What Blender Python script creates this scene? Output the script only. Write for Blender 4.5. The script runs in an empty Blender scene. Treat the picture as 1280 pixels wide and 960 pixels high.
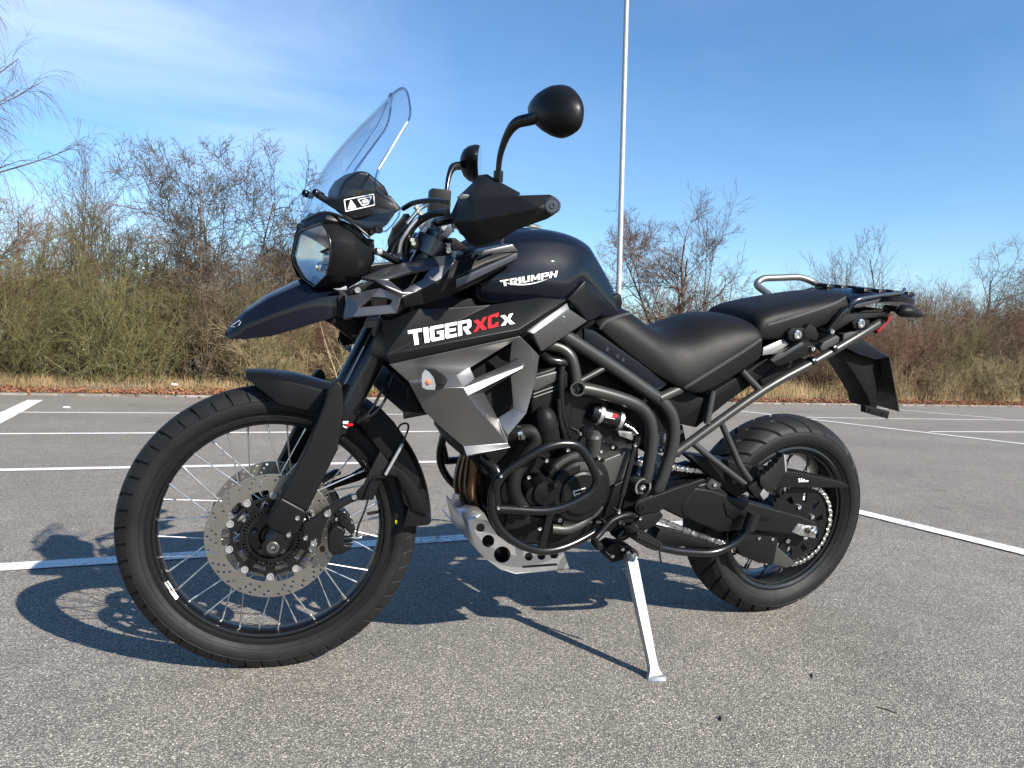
import bpy, bmesh, math, random
from mathutils import Vector, Matrix, Quaternion
from mathutils.bvhtree import BVHTree
from mathutils.geometry import tessellate_polygon
R = math.radians
random.seed(7)
scene = bpy.context.scene
col = scene.collection

# ------------------------------------------------------------------ camera, sky, sun, exposure
CAM_POS = Vector((-0.2249, -2.0373, 0.7666))
CAM_YAW, CAM_PITCH, CAM_ROLL, FPX = -0.4026, -0.0256, -0.0333, 988.19
LEAN, STEER, RAKE = 0.1583, -0.146, R(24)
RF, RR, WB = 0.352, 0.322, 1.545
CM = Matrix.Rotation(CAM_YAW, 3, 'Z') @ Matrix.Rotation(CAM_PITCH, 3, 'X') @ Matrix.Rotation(CAM_ROLL, 3, 'Y')
cam_data = bpy.data.cameras.new('camera')
cam = bpy.data.objects.new('camera', cam_data)
col.objects.link(cam)
cam.matrix_world = Matrix.Translation(CAM_POS) @ (CM @ Matrix.Rotation(R(90), 3, 'X')).to_4x4()
cam_data.sensor_fit = 'HORIZONTAL'
cam_data.sensor_width = 36.0
cam_data.lens = FPX / 1280 * 36.0
cam_data.clip_start = 0.05
cam_data.clip_end = 3000
scene.camera = cam

SUN_EL = R(31.5)
SUN_DIR = Vector((0.415 * math.cos(SUN_EL), -0.91 * math.cos(SUN_EL), math.sin(SUN_EL))).normalized()   # towards the sun
world = bpy.data.worlds.new('World')
scene.world = world
world.use_nodes = True
wn, wl = world.node_tree.nodes, world.node_tree.links
wn.clear()
w_out = wn.new('ShaderNodeOutputWorld')
w_bg = wn.new('ShaderNodeBackground')
w_bg.inputs['Strength'].default_value = 0.087
w_sky = wn.new('ShaderNodeTexSky')
w_sky.sky_type = 'NISHITA'
w_sky.sun_disc = False
w_sky.sun_elevation = SUN_EL
w_sky.sun_rotation = math.atan2(SUN_DIR.x, SUN_DIR.y)
w_sky.air_density = 1.0
w_sky.dust_density = 0.0
w_sky.ozone_density = 3.5
# thin cirrus: stretched noise on the view direction, only ever brightening the sky a little
w_tc = wn.new('ShaderNodeTexCoord')
w_map = wn.new('ShaderNodeMapping')
w_map.inputs['Rotation'].default_value = (R(20), R(28), R(35))
w_map.inputs['Scale'].default_value = (1.0, 3.2, 5.0)
w_noise = wn.new('ShaderNodeTexNoise')
w_noise.inputs['Scale'].default_value = 1.7
w_noise.inputs['Detail'].default_value = 7
w_noise.inputs['Roughness'].default_value = 0.55
w_noise.inputs['Distortion'].default_value = 0.4
w_ramp = wn.new('ShaderNodeValToRGB')
w_ramp.color_ramp.elements[0].position = 0.36
w_ramp.color_ramp.elements[0].color = (0, 0, 0, 1)
w_ramp.color_ramp.elements[1].position = 0.85
w_ramp.color_ramp.elements[1].color = (0.46, 0.46, 0.46, 1)
w_mix = wn.new('ShaderNodeMixRGB')
w_mix.inputs[2].default_value = (7.2, 7.8, 8.6, 1)
wl.new(w_tc.outputs['Generated'], w_map.inputs['Vector'])
wl.new(w_map.outputs['Vector'], w_noise.inputs['Vector'])
wl.new(w_noise.outputs['Fac'], w_ramp.inputs['Fac'])
# the cirrus lies to one side of the sky and thins out away from there
w_dot = wn.new('ShaderNodeVectorMath')
w_dot.operation = 'DOT_PRODUCT'
w_dot.inputs[1].default_value = (CM @ Vector(((60 - 640) / FPX, 1.0, (480 - 150) / FPX))).normalized()
w_mr = wn.new('ShaderNodeMapRange')
w_mr.inputs['From Min'].default_value = 0.90
w_mr.inputs['From Max'].default_value = 0.995
w_mr.inputs['To Min'].default_value = 0.12
w_mul = wn.new('ShaderNodeMath')
w_mul.operation = 'MULTIPLY'
wl.new(w_tc.outputs['Generated'], w_dot.inputs[0])
wl.new(w_dot.outputs['Value'], w_mr.inputs['Value'])
wl.new(w_mr.outputs['Result'], w_mul.inputs[0])
wl.new(w_ramp.outputs['Color'], w_mul.inputs[1])
wl.new(w_mul.outputs[0], w_mix.inputs[0])
w_hs = wn.new('ShaderNodeHueSaturation')
w_hs.inputs['Saturation'].default_value = 1.15
wl.new(w_sky.outputs['Color'], w_hs.inputs['Color'])
wl.new(w_hs.outputs['Color'], w_mix.inputs[1])
wl.new(w_mix.outputs['Color'], w_bg.inputs['Color'])
wl.new(w_bg.outputs['Background'], w_out.inputs['Surface'])

sun_data = bpy.data.lights.new('sun', 'SUN')
sun_data.energy = 5.0
sun_data.angle = R(0.53)
sun_data.color = (1.0, 0.94, 0.85)
sun = bpy.data.objects.new('sun', sun_data)
col.objects.link(sun)
sun.rotation_euler = SUN_DIR.to_track_quat('Z', 'Y').to_euler()
sun.location = SUN_DIR * 40

scene.render.engine = 'CYCLES'
scene.view_settings.view_transform = 'Standard'
scene.view_settings.look = 'None'
scene.view_settings.gamma = 1.0
scene.view_settings.use_curve_mapping = False
scene.view_settings.exposure = 1.15

# ------------------------------------------------------------------ frames: the bike leans, the front end is steered
BIKE = Matrix.Rotation(LEAN, 4, 'X')
AX = Vector((math.sin(RAKE), 0, math.cos(RAKE)))
PIV = Vector((0.045, 0, RF))
STR = Matrix.Translation(PIV) @ Matrix.Rotation(STEER, 4, AX) @ Matrix.Translation(-PIV)      # in bike space
ID = Matrix.Identity(4)
_inv = {}
def ray(px, py, F=None):
    """Photo pixel -> ray in bike space (or in the steered frame)."""
    key = 0 if F is None else id(F)
    if key not in _inv:
        _inv[key] = (BIKE if F is None else BIKE @ F).inverted()
    m = _inv[key]
    d = CM @ Vector(((px - 640) / FPX, 1.0, -(py - 480) / FPX))
    return m @ CAM_POS, (m.to_3x3() @ d)
def P(px, py, y, F=None):
    """The point of the pixel's ray at lateral offset y from the bike's centre plane."""
    o, d = ray(px, py, F)
    return o + d * ((y - o.y) / d.y)
def PXp(px, py, x, F=None):
    o, d = ray(px, py, F)
    return o + d * ((x - o.x) / d.x)
def zoomer(x0, y0, s):
    return lambda x, y: (x0 + x / s, y0 + y / s)
def G(px, py, z=0.0):
    """Pixel on the ground plane (world space)."""
    d = CM @ Vector(((px - 640) / FPX, 1.0, -(py - 480) / FPX))
    return CAM_POS + d * ((z - CAM_POS.z) / d.z)

# ------------------------------------------------------------------ materials
MATS = {}
def mat(name, color, rough=0.5, metal=0.0, coat=0.0, spec=0.5, bump=0.0, bscale=200.0, var=0.0, vscale=20.0,
        rvar=0.0, coat_rough=0.05, trans=0.0, ior=1.45, alpha=1.0, color2=None, subs=0.0):
    m = bpy.data.materials.new(name)
    m.use_nodes = True
    nt = m.node_tree
    b = nt.nodes['Principled BSDF']
    b.inputs['Base Color'].default_value = (*color, 1)
    b.inputs['Roughness'].default_value = rough
    b.inputs['Metallic'].default_value = metal
    b.inputs['Coat Weight'].default_value = coat
    b.inputs['Coat Roughness'].default_value = coat_rough
    b.inputs['Specular IOR Level'].default_value = spec
    b.inputs['Transmission Weight'].default_value = trans
    b.inputs['IOR'].default_value = ior
    b.inputs['Alpha'].default_value = alpha
    tc = nt.nodes.new('ShaderNodeTexCoord')
    if bump:
        n = nt.nodes.new('ShaderNodeTexNoise')
        n.inputs['Scale'].default_value = bscale
        n.inputs['Detail'].default_value = 4
        bp = nt.nodes.new('ShaderNodeBump')
        bp.inputs['Strength'].default_value = bump
        bp.inputs['Distance'].default_value = 0.002
        nt.links.new(tc.outputs['Object'], n.inputs['Vector'])
        nt.links.new(n.outputs['Fac'], bp.inputs['Height'])
        nt.links.new(bp.outputs['Normal'], b.inputs['Normal'])
    if var or color2:
        n = nt.nodes.new('ShaderNodeTexNoise')
        n.inputs['Scale'].default_value = vscale
        n.inputs['Detail'].default_value = 5
        r = nt.nodes.new('ShaderNodeValToRGB')
        c2 = color2 or tuple(min(1, c * (1 + var)) for c in color)
        c1 = color if color2 else tuple(c * (1 - var) for c in color)
        r.color_ramp.elements[0].position = 0.32
        r.color_ramp.elements[0].color = (*c1, 1)
        r.color_ramp.elements[1].position = 0.68
        r.color_ramp.elements[1].color = (*c2, 1)
        nt.links.new(tc.outputs['Object'], n.inputs['Vector'])
        nt.links.new(n.outputs['Fac'], r.inputs['Fac'])
        nt.links.new(r.outputs['Color'], b.inputs['Base Color'])
    if rvar:
        n = nt.nodes.new('ShaderNodeTexNoise')
        n.inputs['Scale'].default_value = 35
        n.inputs['Detail'].default_value = 5
        mr = nt.nodes.new('ShaderNodeMapRange')
        mr.inputs['To Min'].default_value = max(0.02, rough - rvar)
        mr.inputs['To Max'].default_value = min(1, rough + rvar)
        nt.links.new(tc.outputs['Object'], n.inputs['Vector'])
        nt.links.new(n.outputs['Fac'], mr.inputs['Value'])
        nt.links.new(mr.outputs['Result'], b.inputs['Roughness'])
    MATS[name] = m
    return m
mat('gloss_paint', (0.0030, 0.0042, 0.0085), 0.45, 0.0, 0.52, spec=0.08, coat_rough=0.02, rvar=0.05)
mat('panel_black', (0.0042, 0.0044, 0.0050), 0.36, 0.0, 0.06, spec=0.14, coat_rough=0.3, rvar=0.05, bump=0.02, bscale=900)
mat('satin_black', (0.0050, 0.0052, 0.0060), 0.40, 0.0, 0.06, spec=0.17, coat_rough=0.3, rvar=0.06, bump=0.03, bscale=900)
mat('plastic', (0.0060, 0.0062, 0.0068), 0.50, 0.0, spec=0.18, bump=0.06, bscale=1100, rvar=0.08)
mat('guard_plastic', (0.0085, 0.0086, 0.0088), 0.46, 0.0, spec=0.27, bump=0.05, bscale=1000, rvar=0.05)
mat('dark_plastic', (0.0030, 0.0030, 0.0034), 0.60, 0.0, spec=0.20, rvar=0.1)
mat('engine_black', (0.0048, 0.0048, 0.0052), 0.42, 0.0, spec=0.26, bump=0.10, bscale=500, rvar=0.1)
mat('engine_grey', (0.062, 0.062, 0.060), 0.40, 0.5, bump=0.10, bscale=500, rvar=0.08)
mat('frame_paint', (0.046, 0.046, 0.045), 0.36, 0.55, bump=0.05, bscale=700, rvar=0.06)
mat('bar_black', (0.0040, 0.0040, 0.0045), 0.28, 0.0, 0.25, spec=0.4, coat_rough=0.2, rvar=0.06)
mat('graphite', (0.150, 0.149, 0.150), 0.33, 0.85, 0.10, coat_rough=0.3, rvar=0.03, bump=0.015, bscale=1500)
mat('rubber', (0.0100, 0.0100, 0.0104), 0.58, spec=0.22, bump=0.10, bscale=260, rvar=0.12, var=0.25, vscale=14)
mat('grip_rubber', (0.0050, 0.0050, 0.0050), 0.65, spec=0.3, bump=0.2, bscale=300)
mat('vinyl', (0.0070, 0.0070, 0.0073), 0.48, spec=0.16, bump=0.22, bscale=420, rvar=0.06)
mat('thread', (0.15, 0.15, 0.155), 0.7)
mat('aluminium', (0.50, 0.50, 0.51), 0.34, 0.9, bump=0.03, bscale=160, rvar=0.1)
mat('bright_metal', (0.66, 0.66, 0.65), 0.2, 1.0, rvar=0.08)
mat('disc_steel', (0.27, 0.257, 0.235), 0.36, 0.9, bump=0.04, bscale=240, rvar=0.08)
mat('spoke_steel', (0.46, 0.46, 0.46), 0.28, 0.9)
mat('chain_steel', (0.50, 0.50, 0.49), 0.28, 1.0)
mat('header_steel', (0.12, 0.078, 0.048), 0.33, 1.0, var=0.35, vscale=12)
mat('alu_paint', (0.36, 0.36, 0.37), 0.38, 0.6, rvar=0.06)
mat('fork_sleeve', (0.0035, 0.0040, 0.0060), 0.25, 0.0, 0.4, spec=0.4, coat_rough=0.12)
mat('white_print', (0.70, 0.70, 0.70), 0.55, spec=0.3)
mat('red_print', (0.42, 0.004, 0.012), 0.6, spec=0.2)
mat('yellow_print', (0.65, 0.62, 0.02), 0.5)
mat('red_lens', (0.20, 0.004, 0.008), 0.15, coat=0.8)
mat('amber_bulb', (0.62, 0.16, 0.05), 0.3)
mat('mirror_glass', (0.75, 0.76, 0.78), 0.02, 1.0)
mat('lens_chrome', (0.75, 0.75, 0.76), 0.08, 1.0)
mat('gleam_pale', (0.50, 0.53, 0.56), 0.2)  # pale opaque tone, the gleam on the screen edge as colour
mat('reflector', (0.60, 0.61, 0.63), 0.18, 1.0)
mat('plate_back', (0.030, 0.030, 0.029), 0.25, 0.0, 0.5)
mat('winglet', (0.078, 0.079, 0.085), 0.33, 0.7, 0.2, coat_rough=0.25, rvar=0.05, bump=0.02, bscale=1200)
mat('alu_grey', (0.20, 0.20, 0.197), 0.38, 0.8, rvar=0.06)
mat('cap_grey', (0.060, 0.068, 0.085), 0.30, 0.6, 0.2)
def glass(name, tint, rough=0.0, ior=1.45):
    """Thin clear sheet: mostly lets light straight through, reflects by angle."""
    m = bpy.data.materials.new(name)
    m.use_nodes = True
    nt = m.node_tree
    nt.nodes.clear()
    o = nt.nodes.new('ShaderNodeOutputMaterial')
    mx = nt.nodes.new('ShaderNodeMixShader')
    lw = nt.nodes.new('ShaderNodeLayerWeight')
    lw.inputs['Blend'].default_value = 0.5
    pw = nt.nodes.new('ShaderNodeMath')
    pw.operation = 'POWER'
    pw.inputs[1].default_value = 4.0
    fr = nt.nodes.new('ShaderNodeMath')
    fr.operation = 'MULTIPLY_ADD'
    fr.inputs[1].default_value = 0.6
    fr.inputs[2].default_value = 0.035
    nt.links.new(lw.outputs['Facing'], pw.inputs[0])
    nt.links.new(pw.outputs[0], fr.inputs[0])
    tr = nt.nodes.new('ShaderNodeBsdfTransparent')
    tr.inputs['Color'].default_value = (*tint, 1)
    gl = nt.nodes.new('ShaderNodeBsdfGlossy')
    gl.inputs['Roughness'].default_value = rough
    nt.links.new(fr.outputs[0], mx.inputs[0])
    nt.links.new(tr.outputs[0], mx.inputs[1])
    nt.links.new(gl.outputs[0], mx.inputs[2])
    nt.links.new(mx.outputs[0], o.inputs['Surface'])
    MATS[name] = m
glass('clear_screen', (0.93, 0.945, 0.96), 0.02, 1.42)
glass('screen_edge', (0.55, 0.60, 0.68), 0.05, 1.5)
glass('lens_glass', (0.93, 0.94, 0.95), 0.02, 1.5)

# ------------------------------------------------------------------ mesh helpers
def link(name, me, m, parent=None, F=None, smooth=38):
    o = bpy.data.objects.new(name, me)
    col.objects.link(o)
    if m:
        me.materials.append(MATS[m] if isinstance(m, str) else m)
    if smooth:
        me.polygons.foreach_set('use_smooth', [True] * len(me.polygons))
        me.set_sharp_from_angle(angle=R(smooth))
    if parent is not None:
        o.parent = parent
    if F is not None and (parent is None or parent.parent is None):
        o.matrix_local = F          # a sub-part already lives in its part's frame
    return o
def from_bm(name, bm, m, parent=None, F=None, smooth=38, recalc=True):
    if recalc:
        bmesh.ops.recalc_face_normals(bm, faces=bm.faces[:])
    me = bpy.data.meshes.new(name)
    bm.to_mesh(me)
    bm.free()
    return link(name, me, m, parent, F, smooth)
def bevel_bm(bm, b, seg=2, ang=25):
    if b <= 0:
        return
    bm.normal_update()
    es = [e for e in bm.edges if len(e.link_faces) == 2 and e.calc_face_angle(0) > R(ang)]
    if es:
        bmesh.ops.bevel(bm, geom=es, offset=b, segments=seg, affect='EDGES', profile=0.6, clamp_overlap=True)
def catmull(pts, n):
    pts = [Vector(p) for p in pts]
    if len(pts) == 2 or n <= 1:
        return pts
    out = []
    q = [pts[0] * 2 - pts[1]] + pts + [pts[-1] * 2 - pts[-2]]
    for i in range(1, len(q) - 2):
        p0, p1, p2, p3 = q[i - 1], q[i], q[i + 1], q[i + 2]
        for k in range(n):
            t = k / n
            out.append(0.5 * ((2 * p1) + (p2 - p0) * t + (2 * p0 - 5 * p1 + 4 * p2 - p3) * t * t + (3 * p1 - p0 - 3 * p2 + p3) * t ** 3))
    out.append(pts[-1])
    return out
def rounded(pts, r, n=4):
    """Polyline with each inner corner rounded by radius r (bent-pipe look)."""
    pts = [Vector(p) for p in pts]
    out = [pts[0]]
    for i in range(1, len(pts) - 1):
        a, b, c = pts[i - 1], pts[i], pts[i + 1]
        d1, d2 = (a - b), (c - b)
        t = min(r, d1.length * 0.48, d2.length * 0.48)
        s, e = b + d1.normalized() * t, b + d2.normalized() * t
        for k in range(n + 1):
            u = k / n
            out.append(s * (1 - u) ** 2 + b * 2 * u * (1 - u) + e * u * u)
    out.append(pts[-1])
    return out
def sweep_bm(bm, pts, rad, seg=12, cap=True, sy=1.0):
    pts = [Vector(p) for p in pts]
    n = len(pts)
    rads = rad if isinstance(rad, (list, tuple)) else [rad] * n
    if len(rads) != n:
        rads = [rads[0] + (rads[-1] - rads[0]) * i / (n - 1) if len(rads) == 2 else
                rads[min(len(rads) - 1, int(i / (n - 1) * (len(rads) - 1) + 1e-6))] for i in range(n)]
    t0 = (pts[1] - pts[0]).normalized()
    up = Vector((0, 0, 1)) if abs(t0.z) < 0.9 else Vector((1, 0, 0))
    nrm = (up - t0 * up.dot(t0)).normalized()
    rings = []
    for i in range(n):
        t = (pts[min(i + 1, n - 1)] - pts[max(i - 1, 0)]).normalized()
        nrm = (nrm - t * nrm.dot(t)).normalized()
        b = t.cross(nrm)
        rings.append([bm.verts.new(pts[i] + (nrm * math.cos(2 * math.pi * k / seg) + b * sy * math.sin(2 * math.pi * k / seg)) * rads[i]) for k in range(seg)])
    for i in range(n - 1):
        for k in range(seg):
            bm.faces.new((rings[i][k], rings[i][(k + 1) % seg], rings[i + 1][(k + 1) % seg], rings[i + 1][k]))
    if cap:
        bm.faces.new(rings[0][::-1])
        bm.faces.new(rings[-1])
def tube(name, pts, rad, m, parent, F=None, seg=12, n=6, cap=True, curve=True, sy=1.0):
    bm = bmesh.new()
    if curve and isinstance(rad, (list, tuple)) and len(rad) == len(pts):
        vv = catmull([Vector((r_, 0, 0)) for r_ in rad], n)
        rad2 = [max(0.0004, v.x) for v in vv]
        sweep_bm(bm, catmull(pts, n), rad2, seg, cap, sy)
    else:
        sweep_bm(bm, catmull(pts, n) if curve else pts, rad, seg, cap, sy)
    return from_bm(name, bm, m, parent, F, 45)
def cyl_bm(bm, a, b, r1, r2=None, seg=16):
    sweep_bm(bm, [a, b], [r1, r1 if r2 is None else r2], seg)
def cylinder(name, a, b, r, m, parent, F=None, seg=20, bev=0.0, r2=None):
    bm = bmesh.new()
    cyl_bm(bm, a, b, r, r2, seg)
    bevel_bm(bm, bev, 2, 40)
    return from_bm(name, bm, m, parent, F, 35)
def lathe_y(name, prof, c, m, parent, F=None, seg=48, smooth=35):
    """Profile [(radius, y)] turned about the y axis through c."""
    bm = bmesh.new()
    lathe_bm(bm, prof, c, seg)
    return from_bm(name, bm, m, parent, F, smooth)
def lathe_bm(bm, prof, c, seg=48):
    c = Vector(c)
    rings = []
    for r_, y in prof:
        if r_ < 1e-6:
            rings.append([bm.verts.new(c + Vector((0, y, 0)))])
        else:
            rings.append([bm.verts.new(c + Vector((r_ * math.cos(2 * math.pi * k / seg), y, r_ * math.sin(2 * math.pi * k / seg)))) for k in range(seg)])
    for a, b in zip(rings, rings[1:]):
        for k in range(seg):
            if len(a) == 1 and len(b) == 1:
                continue
            if len(a) == 1:
                bm.faces.new((a[0], b[(k + 1) % seg], b[k]))
            elif len(b) == 1:
                bm.faces.new((a[k], a[(k + 1) % seg], b[0]))
            else:
                bm.faces.new((a[k], a[(k + 1) % seg], b[(k + 1) % seg], b[k]))
def axis_turn(name, prof, a, direction, m, parent, F=None, seg=24, smooth=35, caps=True):
    """Profile [(radius, distance along direction)] turned about an axis from a."""
    d = Vector(direction).normalized()
    up = Vector((0, 0, 1)) if abs(d.z) < 0.9 else Vector((1, 0, 0))
    u = (up - d * up.dot(d)).normalized()
    v = d.cross(u)
    a = Vector(a)
    bm = bmesh.new()
    rings = []
    for r_, t in prof:
        rings.append([bm.verts.new(a + d * t + (u * math.cos(2 * math.pi * k / seg) + v * math.sin(2 * math.pi * k / seg)) * max(r_, 1e-5)) for k in range(seg)])
    for p_, q in zip(rings, rings[1:]):
        for k in range(seg):
            bm.faces.new((p_[k], p_[(k + 1) % seg], q[(k + 1) % seg], q[k]))
    if caps:
        bm.faces.new(rings[0][::-1])
        bm.faces.new(rings[-1])
    else:                       # a ring: close the profile on itself
        for k in range(seg):
            bm.faces.new((rings[-1][k], rings[-1][(k + 1) % seg], rings[0][(k + 1) % seg], rings[0][k]))
    return from_bm(name, bm, m, parent, F, smooth)
def extrude_bm(bm, pts, dy):
    """Closed outline of 3D points, extruded along +y by dy."""
    a = [bm.verts.new(p) for p in pts]
    b = [bm.verts.new(Vector(p) + Vector((0, dy, 0))) for p in pts]
    bm.faces.new(a)
    bm.faces.new(b[::-1])
    for i in range(len(a)):
        j = (i + 1) % len(a)
        bm.faces.new((a[i], b[i], b[j], a[j]))
def plate(name, zf, pts, y, th, m, parent, F=None, bev=0.0015, seg=2, smooth=38):
    """Outline traced on the plane y, with real thickness th away from the viewer's side."""
    bm = bmesh.new()
    extrude_bm(bm, [P(*zf(*q), y, F) for q in pts], th)
    bevel_bm(bm, bev, seg)
    return from_bm(name, bm, m, parent, F, smooth)
def panel(name, zf, pts, faces, th, m, parent, F=None, bev=0.002, sub=0, seg=3, ang=20):
    """Faceted shell: vertices (zoom x, zoom y, lateral y), faces as index tuples."""
    vs = [P(*zf(q[0], q[1]), q[2], F) for q in pts]
    return shell(name, vs, faces, th, m, parent, F, bev, sub, seg, None, ang)
def shell(name, vs, faces, th, m, parent, F=None, bev=0.002, sub=0, seg=3, outward=None, ang=20):
    bm = bmesh.new()
    bv = [bm.verts.new(v) for v in vs]
    for f in faces:
        bm.faces.new([bv[i] for i in f])
    bmesh.ops.recalc_face_normals(bm, faces=bm.faces[:])
    ref = Vector(outward) if outward else Vector((0, -1, 0))
    tot = sum((f.normal * f.calc_area() for f in bm.faces), Vector())
    if tot.dot(ref) < 0:
        bmesh.ops.reverse_faces(bm, faces=bm.faces[:])
    o = from_bm(name, bm, m, parent, F, ang, recalc=False)
    if sub:
        s = o.modifiers.new('subdivision', 'SUBSURF')
        s.levels = s.render_levels = sub
    s = o.modifiers.new('thickness', 'SOLIDIFY')
    s.thickness = th
    s.offset = -1
    if bev:
        b = o.modifiers.new('bevel', 'BEVEL')
        b.width = bev
        b.segments = seg
        b.limit_method = 'ANGLE'
        b.angle_limit = R(18)
        b.harden_normals = False
    return o
def loft(name, rings, m, parent, F=None, caps=True, sub=0, smooth=40, closed=True, bev=0, crease=None, rcrease=None):
    bm = bmesh.new()
    rr = [[bm.verts.new(v) for v in r_] for r_ in rings]
    n = len(rr[0])
    for a, b in zip(rr, rr[1:]):
        for k in range(n if closed else n - 1):
            bm.faces.new((a[k], a[(k + 1) % n], b[(k + 1) % n], b[k]))
    if caps and closed:
        bm.faces.new(rr[0][::-1])
        bm.faces.new(rr[-1])
    if crease:
        lay = bm.edges.layers.float.get('crease_edge') or bm.edges.layers.float.new('crease_edge')
        for a, b in zip(rr, rr[1:]):
            for k, c in crease.items():
                e = bm.edges.get((a[k], b[k]))
                if e:
                    e[lay] = c
    if rcrease:
        lay = bm.edges.layers.float.get('crease_edge') or bm.edges.layers.float.new('crease_edge')
        for i, c in rcrease.items():
            for k in range(n):
                e = bm.edges.get((rr[i][k], rr[i][(k + 1) % n]))
                if e:
                    e[lay] = c
    bevel_bm(bm, bev)
    o = from_bm(name, bm, m, parent, F, smooth)
    if sub:
        s = o.modifiers.new('subdivision', 'SUBSURF')
        s.levels = s.render_levels = sub
    return o
def holed_plate(name, outer, holes, th, m, parent, F=None, y=0.0, bev=0.0006):
    """Flat plate in the xz plane with real holes (2D curve filled and thickened)."""
    cu = bpy.data.curves.new(name, 'CURVE')
    cu.dimensions = '2D'
    cu.fill_mode = 'BOTH'
    cu.extrude = th / 2 - bev
    cu.bevel_depth = bev
    cu.bevel_resolution = 1
    for lp in [outer] + holes:
        s = cu.splines.new('POLY')
        s.points.add(len(lp) - 1)
        for p_, q in zip(s.points, lp):
            p_.co = (q[0], q[1], 0, 1)
        s.use_cyclic_u = True
    tmp = bpy.data.objects.new('tmp', cu)
    col.objects.link(tmp)
    me = bpy.data.meshes.new_from_object(tmp)
    bpy.data.objects.remove(tmp)
    bpy.data.curves.remove(cu)
    for v in me.vertices:
        v.co = (v.co.x, y - v.co.z, v.co.y)
    me.materials.clear()
    me.update()
    return link(name, me, m, parent, F, 35)
def circle(cx, cz, r, n=14, a0=0.0):
    return [(cx + r * math.cos(a0 + 2 * math.pi * k / n), cz + r * math.sin(a0 + 2 * math.pi * k / n)) for k in range(n)]
_bolt_cache = {}
def bolt(p, r, m, parent, F=None, d=(0, -1, 0), h=None, name='bolt', back=None):
    """Socket-head bolt seated on its surface; back sinks the shank into what it holds."""
    h = h or r * 0.7
    back = r if back is None else back
    prof = [(r * 0.8, -back), (r, -back * 0.2), (r, h * 0.7), (r * 0.85, h), (r * 0.48, h), (r * 0.42, h * 0.35)]
    return axis_turn(name, prof, p, d, m, parent, F, seg=12)
def deform_copy(o, parent, F=None, mirror=False):
    c = o.copy()
    col.objects.link(c)
    c.parent = parent
    return c
def decal(name, polys, target, m, parent, off=0.0009):
    """Flat print: pixel outlines dropped onto the surface of target."""
    mw = BIKE
    dg = bpy.context.evaluated_depsgraph_get()
    bm0 = bmesh.new()
    bm0.from_object(target, dg)
    bvh = BVHTree.FromBMesh(bm0)
    bm0.free()
    ML = target.matrix_local.copy()
    mi = ML.inverted()
    bm = bmesh.new()
    tris = []
    for poly in polys:
        fl = [Vector((q[0], q[1], 0)) for q in poly]
        for t in tessellate_polygon([fl]):
            tris.append([poly[i] for i in t])
    for poly in tris:
        vs = []
        for (px, py) in poly:
            o, d = ray(px, py)
            o2, d2 = mi @ o, (mi.to_3x3() @ d)
            h = bvh.ray_cast(o2, d2.normalized())
            if h[0] is None:
                vs = None
                break
            nn = h[1] if h[1].dot(d2) < 0 else -h[1]
            vs.append(ML @ (h[0] + nn * off))
        if vs and len(vs) > 2:
            bm.faces.new([bm.verts.new(v) for v in vs])
    bmesh.ops.remove_doubles(bm, verts=bm.verts[:], dist=1e-5)
    me = bpy.data.meshes.new(name)
    bm.to_mesh(me)
    bm.free()
    o = link(name, me, m, target, None, 0)
    o.matrix_parent_inverse = ML.inverted()
    return o
def tagset(o, label=None, cat=None, group=None, kind=None):
    for k, v in (('label', label), ('category', cat), ('group', group), ('kind', kind)):
        if v:
            o[k] = v
    return o
def empty(name, loc=(0, 0, 0)):
    o = bpy.data.objects.new(name, None)
    o.empty_display_size = 0.2
    col.objects.link(o)
    o.location = loc
    return o

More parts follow.
